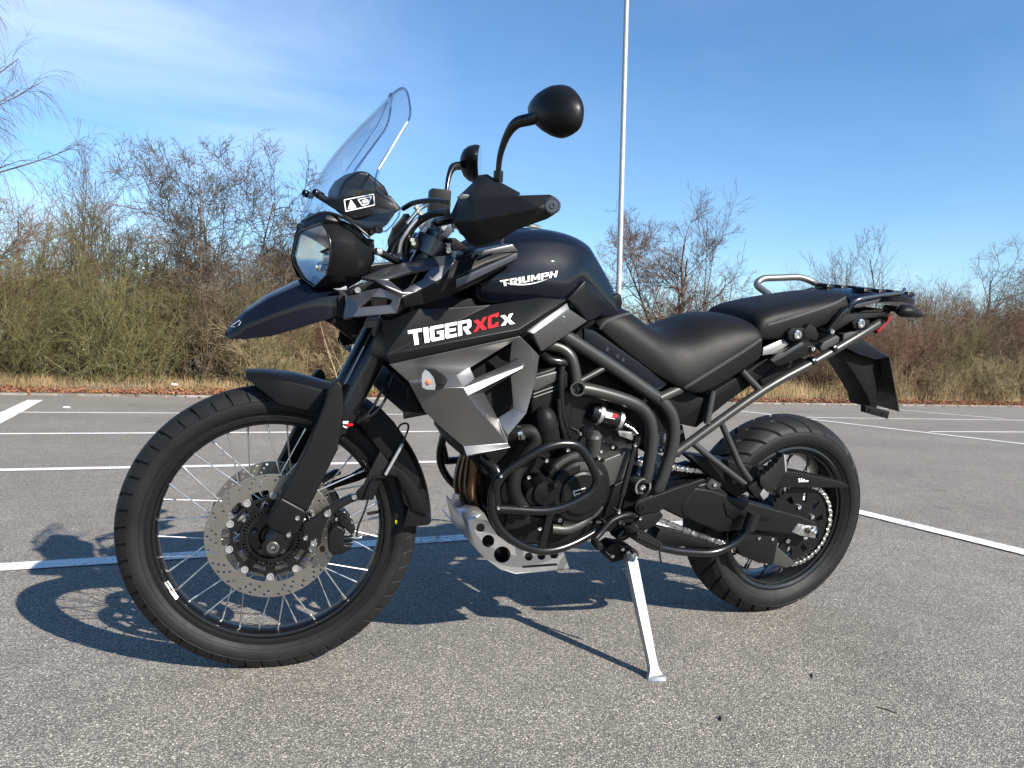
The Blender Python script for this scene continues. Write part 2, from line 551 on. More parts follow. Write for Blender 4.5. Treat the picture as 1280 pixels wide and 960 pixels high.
# ------------------------------------------------------------------ the setting: car park, verge
def sheet(name, pts, z, m, kind='structure', parent=None):
    bm = bmesh.new()
    bm.faces.new([bm.verts.new((p[0], p[1], z)) for p in pts])
    bmesh.ops.recalc_face_normals(bm, faces=bm.faces[:])
    for f in bm.faces:
        if f.normal.z < 0:
            f.normal_flip()
    o = from_bm(name, bm, m, parent, None, 0, recalc=False)
    if kind:
        o['kind'] = kind
    return o
def asphalt():
    m = bpy.data.materials.new('asphalt')
    m.use_nodes = True
    nt = m.node_tree
    N, L = nt.nodes, nt.links
    b = N['Principled BSDF']
    b.inputs['Roughness'].default_value = 0.78
    b.inputs['Specular IOR Level'].default_value = 0.35
    tc = N.new('ShaderNodeTexCoord')
    def vor(scale, feature='F1'):
        v = N.new('ShaderNodeTexVoronoi')
        v.inputs['Scale'].default_value = scale
        v.feature = feature
        L.new(tc.outputs['Object'], v.inputs['Vector'])
        return v
    def noise(scale, det=4, rough=0.55):
        n = N.new('ShaderNodeTexNoise')
        n.inputs['Scale'].default_value = scale
        n.inputs['Detail'].default_value = det
        n.inputs['Roughness'].default_value = rough
        L.new(tc.outputs['Object'], n.inputs['Vector'])
        return n
    def ramp(src, stops):
        r = N.new('ShaderNodeValToRGB')
        while len(r.color_ramp.elements) < len(stops):
            r.color_ramp.elements.new(0.5)
        for e, (p_, c) in zip(r.color_ramp.elements, stops):
            e.position = p_
            e.color = (*c, 1) if isinstance(c, tuple) else (c, c, c, 1)
        L.new(src, r.inputs['Fac'])
        return r
    def mixc(a, b_, f, mode='MIX'):
        x = N.new('ShaderNodeMixRGB')
        x.blend_type = mode
        for i, s in ((0, f), (1, a), (2, b_)):
            if hasattr(s, 'is_output'):
                L.new(s, x.inputs[i])
            else:
                x.inputs[i].default_value = s if i == 0 else (*s, 1)
        return x.outputs['Color']
    # chippings: each cell its own tone, between them dark binder
    v1 = vor(265)
    sep = N.new('ShaderNodeSeparateColor')
    L.new(v1.outputs['Color'], sep.inputs[0])
    stone = ramp(sep.outputs[0], [(0.0, (0.085, 0.084, 0.082)), (0.30, (0.135, 0.132, 0.127)), (0.62, (0.19, 0.185, 0.176)), (0.84, (0.26, 0.252, 0.237)), (0.965, (0.36, 0.347, 0.322)), (1.0, (0.52, 0.50, 0.465))])
    edge = ramp(v1.outputs['Distance'], [(0.35, 1.0), (0.75, 0.0)])
    c = mixc((0.075, 0.075, 0.076), stone.outputs['Color'], edge.outputs['Color'])
    v2 = vor(430)
    sep2 = N.new('ShaderNodeSeparateColor')
    L.new(v2.outputs['Color'], sep2.inputs[0])
    fine = ramp(sep2.outputs[0], [(0.0, 0.45), (0.6, 1.0), (0.93, 1.5), (1.0, 2.6)])
    c = mixc(c, fine.outputs['Color'], 0.6, 'MULTIPLY')
    big = ramp(noise(0.55, 6, 0.62).outputs['Fac'], [(0.3, 0.84), (0.7, 1.14)])
    c = mixc(c, big.outputs['Color'], 1.0, 'MULTIPLY')
    st = ramp(noise(0.9, 3, 0.5).outputs['Fac'], [(0.60, 1.0), (0.70, 0.90)])            # old damp and oil marks
    c = mixc(c, st.outputs['Color'], 1.0, 'MULTIPLY')
    sp = ramp(noise(3.6, 2, 0.4).outputs['Fac'], [(0.70, 1.0), (0.76, 0.80)])
    c = mixc(c, sp.outputs['Color'], 1.0, 'MULTIPLY')
    mid = ramp(noise(7, 5, 0.6).outputs['Fac'], [(0.3, 0.88), (0.7, 1.1)])
    c = mixc(c, mid.outputs['Color'], 1.0, 'MULTIPLY')
    c = mixc(c, (1.38, 1.28, 1.14), 1.0, 'MULTIPLY')
    L.new(c, b.inputs['Base Color'])
    bp = N.new('ShaderNodeBump')
    bp.inputs['Strength'].default_value = 0.5
    bp.inputs['Distance'].default_value = 0.0025
    hm = N.new('ShaderNodeMath')
    hm.operation = 'MULTIPLY_ADD'
    L.new(edge.outputs['Color'], hm.inputs[0])
    hm.inputs[1].default_value = 0.8
    L.new(sep.outputs[1], hm.inputs[2])
    L.new(hm.outputs[0], bp.inputs['Height'])
    L.new(bp.outputs['Normal'], b.inputs['Normal'])
    MATS['asphalt'] = m
def paint_mat():
    """Worn road paint: paint over chippings, worn through in patches (alpha by noise, a shape of its own)."""
    m = bpy.data.materials.new('road_paint')
    m.use_nodes = True
    nt = m.node_tree
    N, L = nt.nodes, nt.links
    b = N['Principled BSDF']
    b.inputs['Roughness'].default_value = 0.6
    tc = N.new('ShaderNodeTexCoord')
    n1 = N.new('ShaderNodeTexNoise'); n1.inputs['Scale'].default_value = 70; n1.inputs['Detail'].default_value = 6; n1.inputs['Roughness'].default_value = 0.7
    n2 = N.new('ShaderNodeTexNoise'); n2.inputs['Scale'].default_value = 3; n2.inputs['Detail'].default_value = 4
    v = N.new('ShaderNodeTexVoronoi'); v.inputs['Scale'].default_value = 125
    for q in (n1, n2, v):
        L.new(tc.outputs['Object'], q.inputs['Vector'])
    add = N.new('ShaderNodeMath'); add.operation = 'MULTIPLY_ADD'
    L.new(n2.outputs['Fac'], add.inputs[0]); add.inputs[1].default_value = 0.35; L.new(n1.outputs['Fac'], add.inputs[2])
    r = N.new('ShaderNodeValToRGB')
    r.color_ramp.elements[0].position = 0.49; r.color_ramp.elements[0].color = (0, 0, 0, 1)
    r.color_ramp.elements[1].position = 0.64; r.color_ramp.elements[1].color = (1, 1, 1, 1)
    L.new(add.outputs[0], r.inputs['Fac'])
    L.new(r.outputs['Color'], b.inputs['Alpha'])
    r2 = N.new('ShaderNodeValToRGB')
    r2.color_ramp.elements[0].color = (0.62, 0.61, 0.58, 1)
    r2.color_ramp.elements[1].color = (0.80, 0.79, 0.76, 1)
    L.new(n1.outputs['Fac'], r2.inputs['Fac'])
    L.new(r2.outputs['Color'], b.inputs['Base Color'])
    bp = N.new('ShaderNodeBump'); bp.inputs['Strength'].default_value = 0.4; bp.inputs['Distance'].default_value = 0.002
    L.new(v.outputs['Distance'], bp.inputs['Height']); L.new(bp.outputs['Normal'], b.inputs['Normal'])
    MATS['road_paint'] = m
asphalt()
paint_mat()
mat('verge_soil', (0.085, 0.062, 0.040), 0.95, bump=1.0, bscale=25, color2=(0.17, 0.13, 0.075), vscale=5)
mat('kerb_stone', (0.17, 0.155, 0.135), 0.9, bump=0.6, bscale=40, var=0.45, vscale=3)

EDGE_L, EDGE_R = Vector((-30.0, 12.1)), Vector((60.0, 14.3))        # far edge of the asphalt
sheet('car_park', [(-60, -40), (120, -40), (120, 15.8), (60, 14.3), (-30, 12.1), (-60, 11.4)], 0.0, 'asphalt')
# verge: gently uneven ground behind the edging, out to the horizon
bm = bmesh.new()
nx, ny = 120, 26
def verge_edge(x):
    return 12.1 + (x + 30) * (14.3 - 12.1) / 90
gridv = []
for j in range(ny + 1):
    row = []
    for i in range(nx + 1):
        x = -160 + 400 * i / nx
        t = j / ny
        e = verge_edge(x)
        y = e + 0.02 + (t ** 3) * 420 + t * 1.6
        z = 0.035 + min(0.22, (y - e) * 0.09) + (0.05 * math.sin(x * 1.7 + y) + 0.04 * math.sin(x * 0.6 - y * 1.3)) * min(1, (y - e) * 0.5)
        row.append(bm.verts.new((x, y, z)))
    gridv.append(row)
for j in range(ny):
    for i in range(nx):
        bm.faces.new((gridv[j][i], gridv[j][i + 1], gridv[j + 1][i + 1], gridv[j + 1][i]))
o = from_bm('verge', bm, 'verge_soil', None, None, 60)
o['kind'] = 'structure'
def verge_z(x, y):
    e = verge_edge(x)
    return 0.035 + min(0.22, max(0, y - e) * 0.09) + (0.05 * math.sin(x * 1.7 + y) + 0.04 * math.sin(x * 0.6 - y * 1.3)) * max(0, min(1, (y - e) * 0.5))
# low edging strip between asphalt and verge
bm = bmesh.new()
a, b = EDGE_L, EDGE_R
n2d = Vector((-(b - a).y, (b - a).x)).normalized()
q = [a - n2d * 0.06, b - n2d * 0.06, b + n2d * 0.06, a + n2d * 0.06]
lo = [bm.verts.new((p_.x, p_.y, -0.02)) for p_ in q]
hi = [bm.verts.new((p_.x, p_.y, 0.035)) for p_ in q]
bm.faces.new(hi)
for i in range(4):
    bm.faces.new((lo[i], lo[(i + 1) % 4], hi[(i + 1) % 4], hi[i]))
o = from_bm('kerb', bm, 'kerb_stone', None, None, 30)
o['kind'] = 'structure'

# painted bay lines, each a long worn strip on the asphalt
def strip(a, b, w, z=0.004):
    a, b = Vector(a[:2]), Vector(b[:2])
    d = (b - a).normalized()
    n = Vector((-d.y, d.x)) * w / 2
    k = max(2, int((b - a).length / 0.25))
    bm = bmesh.new()
    L_, R_ = [], []
    for i in range(k + 1):
        p_ = a + (b - a) * i / k
        j = [random.uniform(-.006, .006) for _ in range(2)]
        L_.append(bm.verts.new((*(p_ + n * (1 + j[0] * 8)), z)))
        R_.append(bm.verts.new((*(p_ - n * (1 + j[1] * 8)), z)))
    for i in range(k):
        bm.faces.new((R_[i], R_[i + 1], L_[i + 1], L_[i]))
    o = from_bm('bay_line', bm, 'road_paint', None, None, 0)
    for f in o.data.polygons:
        if f.normal.z < 0:
            f.flip()
    o['kind'] = 'structure'
    return o
LW = 0.11
XL = -2.0
def seg_px(p, q, ext0=0.0, ext1=0.0):
    a, b = G(*p), G(*q)
    d = (b - a).normalized()
    return a - d * ext0, b + d * ext1
cross = G(1090, 644.5)
lineA = seg_px((0, 710), (590, 672))
dA = (lineA[1] - lineA[0]).normalized()
strip(lineA[0] - dA * 0.6, lineA[0] + dA * ((cross - lineA[0]).dot(dA) - 0.06), LW)
for pq in (((0, 588), (533, 577.8)), ((0, 542.6), (530, 539.8)), ((22, 515.5), (525, 518.3))):
    a, b = seg_px(*pq)
    d = (b - a).normalized()
    strip(a - d * (a.x - XL) / d.x if a.x > XL else a, a + d * (3.25 - a.x), LW)
fd = G(1280, 691.5) - G(1078, 642)
fd = fd.normalized()
strip(G(1078, 642) - fd * 8.6, G(1280, 691.5) + fd * 3.0, LW, 0.0065)          # closing line along the bay ends
kd = (G(48, 498.5) - G(0, 523)).normalized()
strip(G(0, 523) - kd * 3.2, G(44, 500.5), 0.20, 0.0065)
gd = (G(1280, 555.5) - G(1020, 525.2)).normalized()
strip(G(1020, 525.2) - gd * 2.3, G(1280, 555.5) + gd * 4, LW, 0.0065)
a, b = seg_px((1165, 539.8), (1280, 540.3), 0.05, 3.2)
strip(a, b, LW)
a, b = seg_px((1012, 522), (1280, 525.5), 0.3, 0.6)
strip(a, b, LW)
a, b = seg_px((1130, 513), (1240, 522.5), 0.8, 0.25)
strip(a, b, LW, 0.0065)

# ------------------------------------------------------------------ the motorcycle
bike = empty('motorcycle')
bike.matrix_world = BIKE
tagset(bike, 'black and grey adventure motorcycle leaning on its side stand in the car park', 'motorcycle')
zE, zI, zM, zW = zoomer(130, 460, 2.526), zoomer(240, 560, 4.8), zoomer(350, 460, 4.8), zoomer(360, 590, 8.727)
zA, zB, zC, zD = zoomer(260, 90, 4), zoomer(540, 90, 4.173), zoomer(270, 260, 4.362), zoomer(440, 290, 3.556)
zF, zG, zH, zJ = zoomer(540, 420, 3.2), zoomer(740, 320, 3.048), zoomer(740, 500, 2.667), zoomer(640, 460, 4)
zK, zL, zN, zO = zoomer(840, 540, 4.3625), zoomer(930, 330, 4.8), zoomer(850, 500, 5.333), zoomer(850, 630, 5.333)
zP, zQ, zR, zS = zoomer(450, 420, 5.333), zoomer(420, 300, 5.333), zoomer(350, 240, 7.385), zoomer(480, 220, 7.111)
zT, zU, zV = zoomer(560, 540, 5.333), zoomer(700, 570, 6.4), zoomer(380, 400, 7.111)
zI0 = zoomer(0, 0, 1)

def tyre_mesh(name, c, prof, ngr, per, skew, depth, reach, parent, F, phase=0.0, grw=(0, 1)):
    """Tyre with grooves cut into the tread; prof = half profile [(r, y)] crown -> bead, u = tread fraction."""
    half = [Vector((y, r_, 0)) for r_, y in prof]
    fine = catmull(half, 5)
    pts = [(-v.x, v.y) for v in fine[::-1]] + [(v.x, v.y) for v in fine[1:]]
    hw = max(abs(p_[0]) for p_ in pts)
    crown = max(p_[1] for p_ in pts)
    shoulder = prof[4][0]
    N = ngr * per
    bm = bmesh.new()
    rows = []
    for (y, r_) in pts:
        t = abs(y) / hw
        side = -1 if y < 0 else 1
        row = []
        for k in range(N):
            g, w = divmod(k, per)
            th = 2 * math.pi * k / N + skew * (t ** 1.25) + phase + (0 if side < 0 else math.pi / ngr)
            rr = r_
            lo, hi = reach[g % len(reach)]
            if lo < t < hi and r_ > shoulder and w in grw:
                rr = r_ - depth * (0.5 if (t < lo + 0.08) else 1.0)
            row.append(bm.verts.new((c[0] + rr * math.cos(th), c[1] + y, c[2] + rr * math.sin(th))))
        rows.append(row)
    mid = len(rows) // 2
    for a, b in zip(rows, rows[1:]):
        for k in range(N):
            bm.faces.new((a[k], a[(k + 1) % N], b[(k + 1) % N], b[k]))
    return from_bm(name, bm, 'rubber', parent, F, 28)

CF = Vector((0, 0, RF))
front_prof = [(0.352, 0), (0.350, 0.014), (0.342, 0.031), (0.325, 0.0435), (0.319, 0.0462), (0.310, 0.0478), (0.298, 0.0455), (0.286, 0.038), (0.279, 0.031), (0.270, 0.026)]
# front wheel: rim is the part, tyre, hub, spokes are its sub-parts
rim_prof = [(0.262, -0.026), (0.279, -0.031), (0.2855, -0.0315), (0.2855, -0.035), (0.279, -0.0365), (0.270, -0.034), (0.264, -0.024), (0.2585, -0.016), (0.2565, 0),
            (0.2585, 0.016), (0.264, 0.024), (0.270, 0.034), (0.279, 0.0365), (0.2855, 0.035), (0.2855, 0.0315), (0.279, 0.031), (0.262, 0.026), (0.262, -0.026)]
front_wheel = lathe_y('front_wheel', rim_prof, CF, 'bar_black', bike, STR, seg=120, smooth=30)
tyre_mesh('tyre', CF, front_prof, 52, 20, -0.055, 0.0070, [(0.22, 0.985), (0.52, 0.985)], front_wheel, None, grw=(0, 1, 2))
# raised bead lines on the sidewalls
for sgn in (-1, 1):
    bm = bmesh.new()
    for rr, yy, w in ((0.3185, 0.0464, 0.0011), (0.2925, 0.0433, 0.0012)):
        lathe_bm(bm, [(rr - w, sgn * yy), (rr, sgn * (yy + w)), (rr + w, sgn * (yy - w * .3)), (rr, sgn * (yy - w)), (rr - w, sgn * yy)], CF, 120)
    from_bm('sidewall_rib', bm, 'rubber', front_wheel, None, 40)
bm = bmesh.new()
lathe_bm(bm, [(0.0, -0.062), (0.024, -0.062), (0.026, -0.05), (0.056, -0.047), (0.058, -0.041), (0.034, -0.034), (0.03, 0), (0.034, 0.034), (0.058, 0.041), (0.056, 0.047), (0.026, 0.05), (0.024, 0.062), (0.0, 0.062)], CF, 48)
from_bm('hub', bm, 'bar_black', front_wheel, None, 35)
def spokes(wheel, c, n, r_h, y_h, r_r, y_r, off, rad, zph=0.0):
    bm = bmesh.new()
    # one spoke along local x from hub to rim; copies share this mesh
    for k in range(n):
        side = -1 if k % 2 else 1
        lead = 1 if (k // 2) % 2 else -1
        th = 2 * math.pi * (k + 0.5) / n + zph
        a = th + lead * off
        p0 = Vector(c) + Vector((r_h * math.cos(a), side * y_h, r_h * math.sin(a)))
        p1 = Vector(c) + Vector((r_r * math.cos(th), side * y_r, r_r * math.sin(th)))
        d = p1 - p0
        M = Matrix.Translation(p0) @ d.to_track_quat('Z', 'Y').to_matrix().to_4x4()
        key = ('spoke', round(d.length, 4), n)
        if key not in _bolt_cache:
            b2 = bmesh.new()
            cyl_bm(b2, (0, 0, 0), (0, 0, d.length), rad, rad, 8)
            cyl_bm(b2, (0, 0, d.length - 0.016), (0, 0, d.length + 0.003), rad * 1.7, rad * 1.5, 8)
            me = bpy.data.meshes.new('spoke')
            b2.to_mesh(me)
            b2.free()
            me.materials.append(MATS['spoke_steel'] if n == 36 else MATS['bar_black'])
            _bolt_cache[key] = me
        o = bpy.data.objects.new('spoke', _bolt_cache[key])
        col.objects.link(o)
        o.parent = wheel
        o.matrix_local = M
spokes(front_wheel, CF, 36, 0.052, 0.043, 0.258, 0.010, 1.15, 0.0019)
# two pale rim stickers by the spokes on the lower front of the rim
decal_polys = [[zE(190, 678), zE(202, 672), zE(216, 694), zE(206, 703)], [zE(206, 706), zE(217, 698), zE(235, 724), zE(226, 733)]]
# brake discs with carrier and bobbins
def front_disc(s):
    y = s * 0.066
    inner = []
    for k in range(240):
        a = 2 * math.pi * k / 240
        ph = (a * 10 / (2 * math.pi)) % 1.0
        d = abs(ph - 0.5)
        t = max(0.0, min(1.0, (0.17 - d) / 0.06))
        inner.append(((0.1125 - 0.0205 * t) * math.cos(a), RF + (0.1125 - 0.0205 * t) * math.sin(a)))
    holes = []
    for k in range(30):
        for j, rr in enumerate((0.1435, 0.1345, 0.1250)):
            if j == 2 and k % 3 == 1:
                continue
            a = 2 * math.pi * (k + 0.30 * j + 0.1 * (k % 3)) / 30
            holes.append(circle(rr * math.cos(a), RF + rr * math.sin(a), 0.0036, 8))
    d = holed_plate('brake_disc', circle(0, RF, 0.1495, 120), [inner] + holes, 0.0045, 'disc_steel', bike, STR, y=y, bev=0.0003)
    # carrier: black spider
    op = []
    for k in range(10):
        a = 2 * math.pi * (k + 0.0) / 10
        op.append([(rr * math.cos(a + da), RF + rr * math.sin(a + da)) for rr, da in ((0.066, -0.16), (0.066, 0.16), (0.088, 0.19), (0.088, -0.19))])
    outer = []
    for k in range(200):
        a = 2 * math.pi * k / 200
        ph = (a * 10 / (2 * math.pi)) % 1.0
        t = max(0.0, min(1.0, (0.25 - abs(ph - 0.5)) / 0.08))
        rr = 0.0935 + 0.0075 * t
        outer.append((rr * math.cos(a), RF + rr * math.sin(a)))
    holed_plate('disc_carrier', outer, op + [circle(0, RF, 0.03, 30)], 0.006, 'bar_black', d, None, y=y - s * 0.0015)
    for k in range(10):
        a = 2 * math.pi * (k + 0.5) / 10
        p_ = Vector((0.0985 * math.cos(a), y - 0.002, RF + 0.0985 * math.sin(a)))
        axis_turn('bobbin', [(0.0085, -0.006), (0.0085, 0.0035), (0.006, 0.0035), (0.0055, 0.0012), (0.003, 0.0012), (0.003, 0.003)], p_, (0, -1, 0), 'alu_paint', d, None, 14)
    if s < 0:
        slots = []
        for k in range(48):
            a = 2 * math.pi * k / 48
            slots.append([(rr * math.cos(a + da), RF + rr * math.sin(a + da)) for rr, da in ((0.058, -.032), (0.058, .032), (0.068, .028), (0.068, -.028))])
        holed_plate('sensor_ring', circle(0, RF, 0.072, 72), slots + [circle(0, RF, 0.052, 40)], 0.003, 'bar_black', d, None, y=y - 0.009, bev=0.0002)
        for k in range(5):
            a = 2 * math.pi * (k + 0.27) / 5
            bolt((0.041 * math.cos(a), y - 0.009, RF + 0.041 * math.sin(a)), 0.007, 'engine_grey', d, None, name='bolt', back=0.02)
    return d
front_disc(-1)
front_disc(1)

# fork legs
FB = Vector((0.010, 0, 0.345))
def fk(s, y=0.0, off=0.0):
    """Point on the fork axis: s metres up from the axle, y across, off forward (-)/back (+)."""
    perp = Vector((math.cos(RAKE), 0, -math.sin(RAKE)))
    return FB + AX * s + perp * off + Vector((0, y, 0))
for s in (-1, 1):
    leg = cylinder('fork_leg', fk(0.06, s * 0.104), fk(0.50, s * 0.104), 0.0225, 'fork_sleeve', bike, STR, 24)
    bm = bmesh.new()
    sweep_bm(bm, [fk(0.30, s * 0.104), fk(0.315, s * 0.104), fk(0.318, s * 0.104), fk(0.36, s * 0.104), fk(0.363, s * 0.104), fk(0.62, s * 0.104), fk(0.68, s * 0.104), fk(0.805, s * 0.104)],
             [0.0295, 0.0315, 0.0335, 0.0335, 0.0305, 0.0305, 0.0275, 0.0270], 28)
    from_bm('fork_sleeve', bm, 'fork_sleeve', leg, None, 35)
    axis_turn('fork_cap', [(0.026, 0), (0.026, 0.012), (0.022, 0.014), (0.012, 0.014), (0.011, 0.024), (0.003, 0.024)], fk(0.80, s * 0.104), AX, 'cap_grey', leg, None, 24)
    # axle foot casting
    bm = bmesh.new()
    sweep_bm(bm, catmull([fk(0.14, s * 0.104), fk(0.09, s * 0.105), fk(0.04, s * 0.106), fk(0.005, s * 0.106, -0.004)], 4), [0.026, 0.029, 0.031, 0.030], 20)
    cyl_bm(bm, FB + Vector((-0.006, s * 0.13, 0.002)), FB + Vector((-0.006, s * 0.068, 0.002)), 0.023, None, 24)
    from_bm('axle_foot', bm, 'bar_black', leg, None, 40)
    axis_turn('axle_nut', [(0.015, 0), (0.015, 0.007), (0.0125, 0.009), (0.0075, 0.009), (0.0068, -0.004)], FB + Vector((-0.006, s * 0.1305, 0.002)), (0, s, 0), 'bar_black' if s > 0 else 'engine_grey', leg, None, 20)
    axis_turn('axle_end', [(0.0062, 0), (0.0062, 0.004), (0.0044, 0.0055), (0.003, 0.0035)], FB + Vector((-0.006, s * 0.1275, 0.002)), (0, s, 0), 'bright_metal', leg, None, 14)
cylinder('front_axle', FB + Vector((-0.006, -0.128, 0.002)), FB + Vector((-0.006, 0.128, 0.002)), 0.011, 'engine_grey', bike, STR, 16)
# yokes
def yoke(name, s, h, m):
    bm = bmesh.new()
    for sg in (-1, 1):
        cyl_bm(bm, fk(s, sg * 0.104), fk(s + h, sg * 0.104), 0.040, None, 28)
    pts = [fk(s, -0.104, -0.020), fk(s, 0.104, -0.020), fk(s, 0.104, 0.028), fk(s, 0.05, 0.05), fk(s, -0.05, 0.05), fk(s, -0.104, 0.028)]
    a = [bm.verts.new(p_) for p_ in pts]
    b = [bm.verts.new(p_ + AX * h * 0.96 + AX * 0.001) for p_ in pts]
    bm.faces.new(a[::-1]); bm.faces.new(b)
    for i in range(6):
        bm.faces.new((a[i], a[(i + 1) % 6], b[(i + 1) % 6], b[i]))
    return from_bm(name, bm, m, bike, STR, 35)
yoke('lower_yoke', 0.585, 0.05, 'bar_black')
yoke('upper_yoke', 0.755, 0.040, 'cap_grey')
cylinder('steering_stem', fk(0.58, 0, 0.045), fk(0.80, 0, 0.045), 0.026, 'frame_paint', bike, STR, 24)

# fork guards: curved shells that hug the legs in front
gpts = [(383, 561), (405, 506), (411, 486), (417, 478), (423, 476), (428, 483), (429.5, 502), (427.5, 533), (422, 562), (401, 606), (384, 640), (379, 637), (350, 622), (363, 600)]
gl = plate('fork_guard', zI0, gpts, -0.139, 0.050, 'plastic', bike, STR, bev=0.010, seg=4)
lower = [(350.5, 621), (379, 636.5), (384.5, 641), (378, 655), (372, 667), (363, 671), (352, 668.5), (338, 663), (331.5, 654), (341, 638)]
g2 = plate('fork_guard_foot', zI0, lower, -0.141, 0.052, 'satin_black', gl, STR, bev=0.008, seg=4)
for (x, y_) in ((632, 420), (580, 520)):
    bolt(P(*zI(x, y_), -0.1415, STR), 0.0062, 'bright_metal', gl, None, name='bolt', back=0.01)
# the far guard, mirrored across the bike's centre plane
def mirrored(o, name=None, parent=None):
    me = o.data.copy()
    for v in me.vertices:
        v.co.y = -v.co.y
    me.flip_normals()
    c = bpy.data.objects.new(name or o.name.split('.')[0], me)
    col.objects.link(c)
    c.parent = parent or o.parent
    if parent is None:
        c.matrix_local = o.matrix_local
    for md in o.modifiers:
        n = c.modifiers.new(md.name, md.type)
        for pr in ('thickness', 'offset', 'width', 'segments', 'limit_method', 'angle_limit', 'levels', 'render_levels'):
            if hasattr(md, pr):
                setattr(n, pr, getattr(md, pr))
    return c
gr = mirrored(gl)
mirrored(g2, parent=gr)

# calipers: bracket, body, bolts, hose
def caliper(s):
    b = plate('caliper_bracket', zW, [(150, 620), (170, 560), (330, 480), (380, 420), (470, 360), (690, 250), (760, 250), (770, 310), (690, 340), (560, 410), (500, 470), (430, 520), (395, 600), (360, 700), (360, 790), (300, 830), (215, 800), (170, 760)],
              -0.117, 0.020, 'bar_black', bike, STR, bev=0.004, seg=3)
    bd = plate('caliper_body', zW, [(440, 690), (480, 612), (545, 588), (600, 618), (632, 662), (608, 700), (604, 740), (620, 800), (700, 800), (690, 836), (590, 900), (490, 912), (440, 862)],
               -0.126, 0.046, 'engine_black', b, STR, bev=0.007, seg=4)
    plate('caliper_slider', zW, [(535, 470), (560, 430), (620, 425), (665, 470), (720, 560), (740, 640), (700, 700), (640, 640), (590, 600), (545, 560)], -0.117, 0.034, 'bar_black', b, STR, bev=0.006, seg=3)
    for yy in (738, 790):
        cylinder('caliper_piston', P(*zW(600, yy - 10), -0.112, STR), P(*zW(708, yy - 18), -0.112, STR), 0.0075 if yy < 760 else 0.0055, 'bar_black', b, None, 14, 0.001)
    for (x, y_, r_, m) in ((430, 448, 0.0098, 'bright_metal'), (282, 772, 0.0092, 'bright_metal'), (722, 270, 0.0072, 'bright_metal'), (190, 718, 0.0058, 'bright_metal'), (600, 482, 0.0085, 'bar_black'), (700, 550, 0.003, 'bright_metal'), (376, 842, 0.0065, 'bar_black')):
        bolt(P(*zW(x, y_), -0.1185, STR), r_, m, b, None, name='bolt', back=0.012)
    bolt(P(*zW(755, 716), -0.112, STR), 0.0042, 'bright_metal', b, None, d=(1, 0, 0.05), h=0.010, back=0.008)
    return b
cal = caliper(-1)
cal2 = mirrored(cal)
for ch in list(cal.children):
    if ch.name.startswith('caliper'):
        mirrored(ch, parent=cal2)
# front brake hose and sensor wire
tube('brake_hose', [P(*zW(750, 700), -0.112, STR), P(*zW(765, 600), -0.112, STR), P(*zW(850, 380), -0.108, STR), P(*zI0(468, 598), -0.10, STR), P(*zM(640, 640), -0.095, STR), P(*zM(735, 450), -0.095, STR),
                     P(*zM(770, 360), -0.092, STR), P(*zM(755, 332), -0.085, STR), P(*zM(715, 350), -0.075, STR), P(*zM(700, 420), -0.07, STR)], 0.0024, 'bar_black', bike, STR, 8)
sl = tube('hose_sleeve', [P(*zM(632, 640), -0.097, STR), P(*zM(688, 540), -0.097, STR), P(*zM(735, 455), -0.097, STR)], 0.0042, 'alu_paint', bike, STR, 10)
tube('fork_cable', [P(*zM(500, 300), -0.135, STR), P(*zM(560, 230), -0.13, STR), P(*zM(620, 120), -0.12, STR), P(*zM(660, 40), -0.10, STR)], 0.0035, 'bar_black', bike, STR, 8)
tube('fork_cable', [P(*zM(525, 300), -0.135, STR), P(*zM(595, 245), -0.13, STR), P(*zM(640, 170), -0.12, STR), P(*zM(680, 60), -0.10, STR)], 0.0035, 'bar_black', bike, STR, 8)
cylinder('cable_clip', P(*zM(490, 312), -0.138, STR), P(*zM(535, 280), -0.138, STR), 0.0075, 'engine_black', bike, STR, 10, 0.001)
cylinder('valve_stem', CF + Vector((0.2575 * math.cos(0.16), -0.006, 0.2575 * math.sin(0.16))), CF + Vector((0.228 * math.cos(0.16), -0.008, 0.228 * math.sin(0.16))), 0.0042, 'bar_black', front_wheel, None, 10)

# front mudguard hugging the tyre
def arc_shell(name, c, a0, a1, n, prof_at, th, m, parent, F=None):
    rows = []
    for i in range(n + 1):
        t = i / n
        a = R(a0 + (a1 - a0) * t)
        rows.append([Vector(c) + Vector((r_ * math.cos(a), y, r_ * math.sin(a))) for (r_, y) in prof_at(t)])
    bm = bmesh.new()
    vv = [[bm.verts.new(p_) for p_ in r_] for r_ in rows]
    for a, b in zip(vv, vv[1:]):
        for k in range(len(a) - 1):
            bm.faces.new((a[k], a[k + 1], b[k + 1], b[k]))
    bmesh.ops.recalc_face_normals(bm, faces=bm.faces[:])
    f = max(bm.faces, key=lambda f_: f_.calc_center_median().z)
    if f.normal.z < 0:
        bmesh.ops.reverse_faces(bm, faces=bm.faces[:])
    o = from_bm(name, bm, m, parent, F, 25, recalc=False)
    s = o.modifiers.new('thickness', 'SOLIDIFY')
    s.thickness = th
    s.offset = -1
    b = o.modifiers.new('bevel', 'BEVEL')
    b.width = 0.0012
    b.segments = 2
    b.limit_method = 'ANGLE'
    b.angle_limit = R(22)
    return o
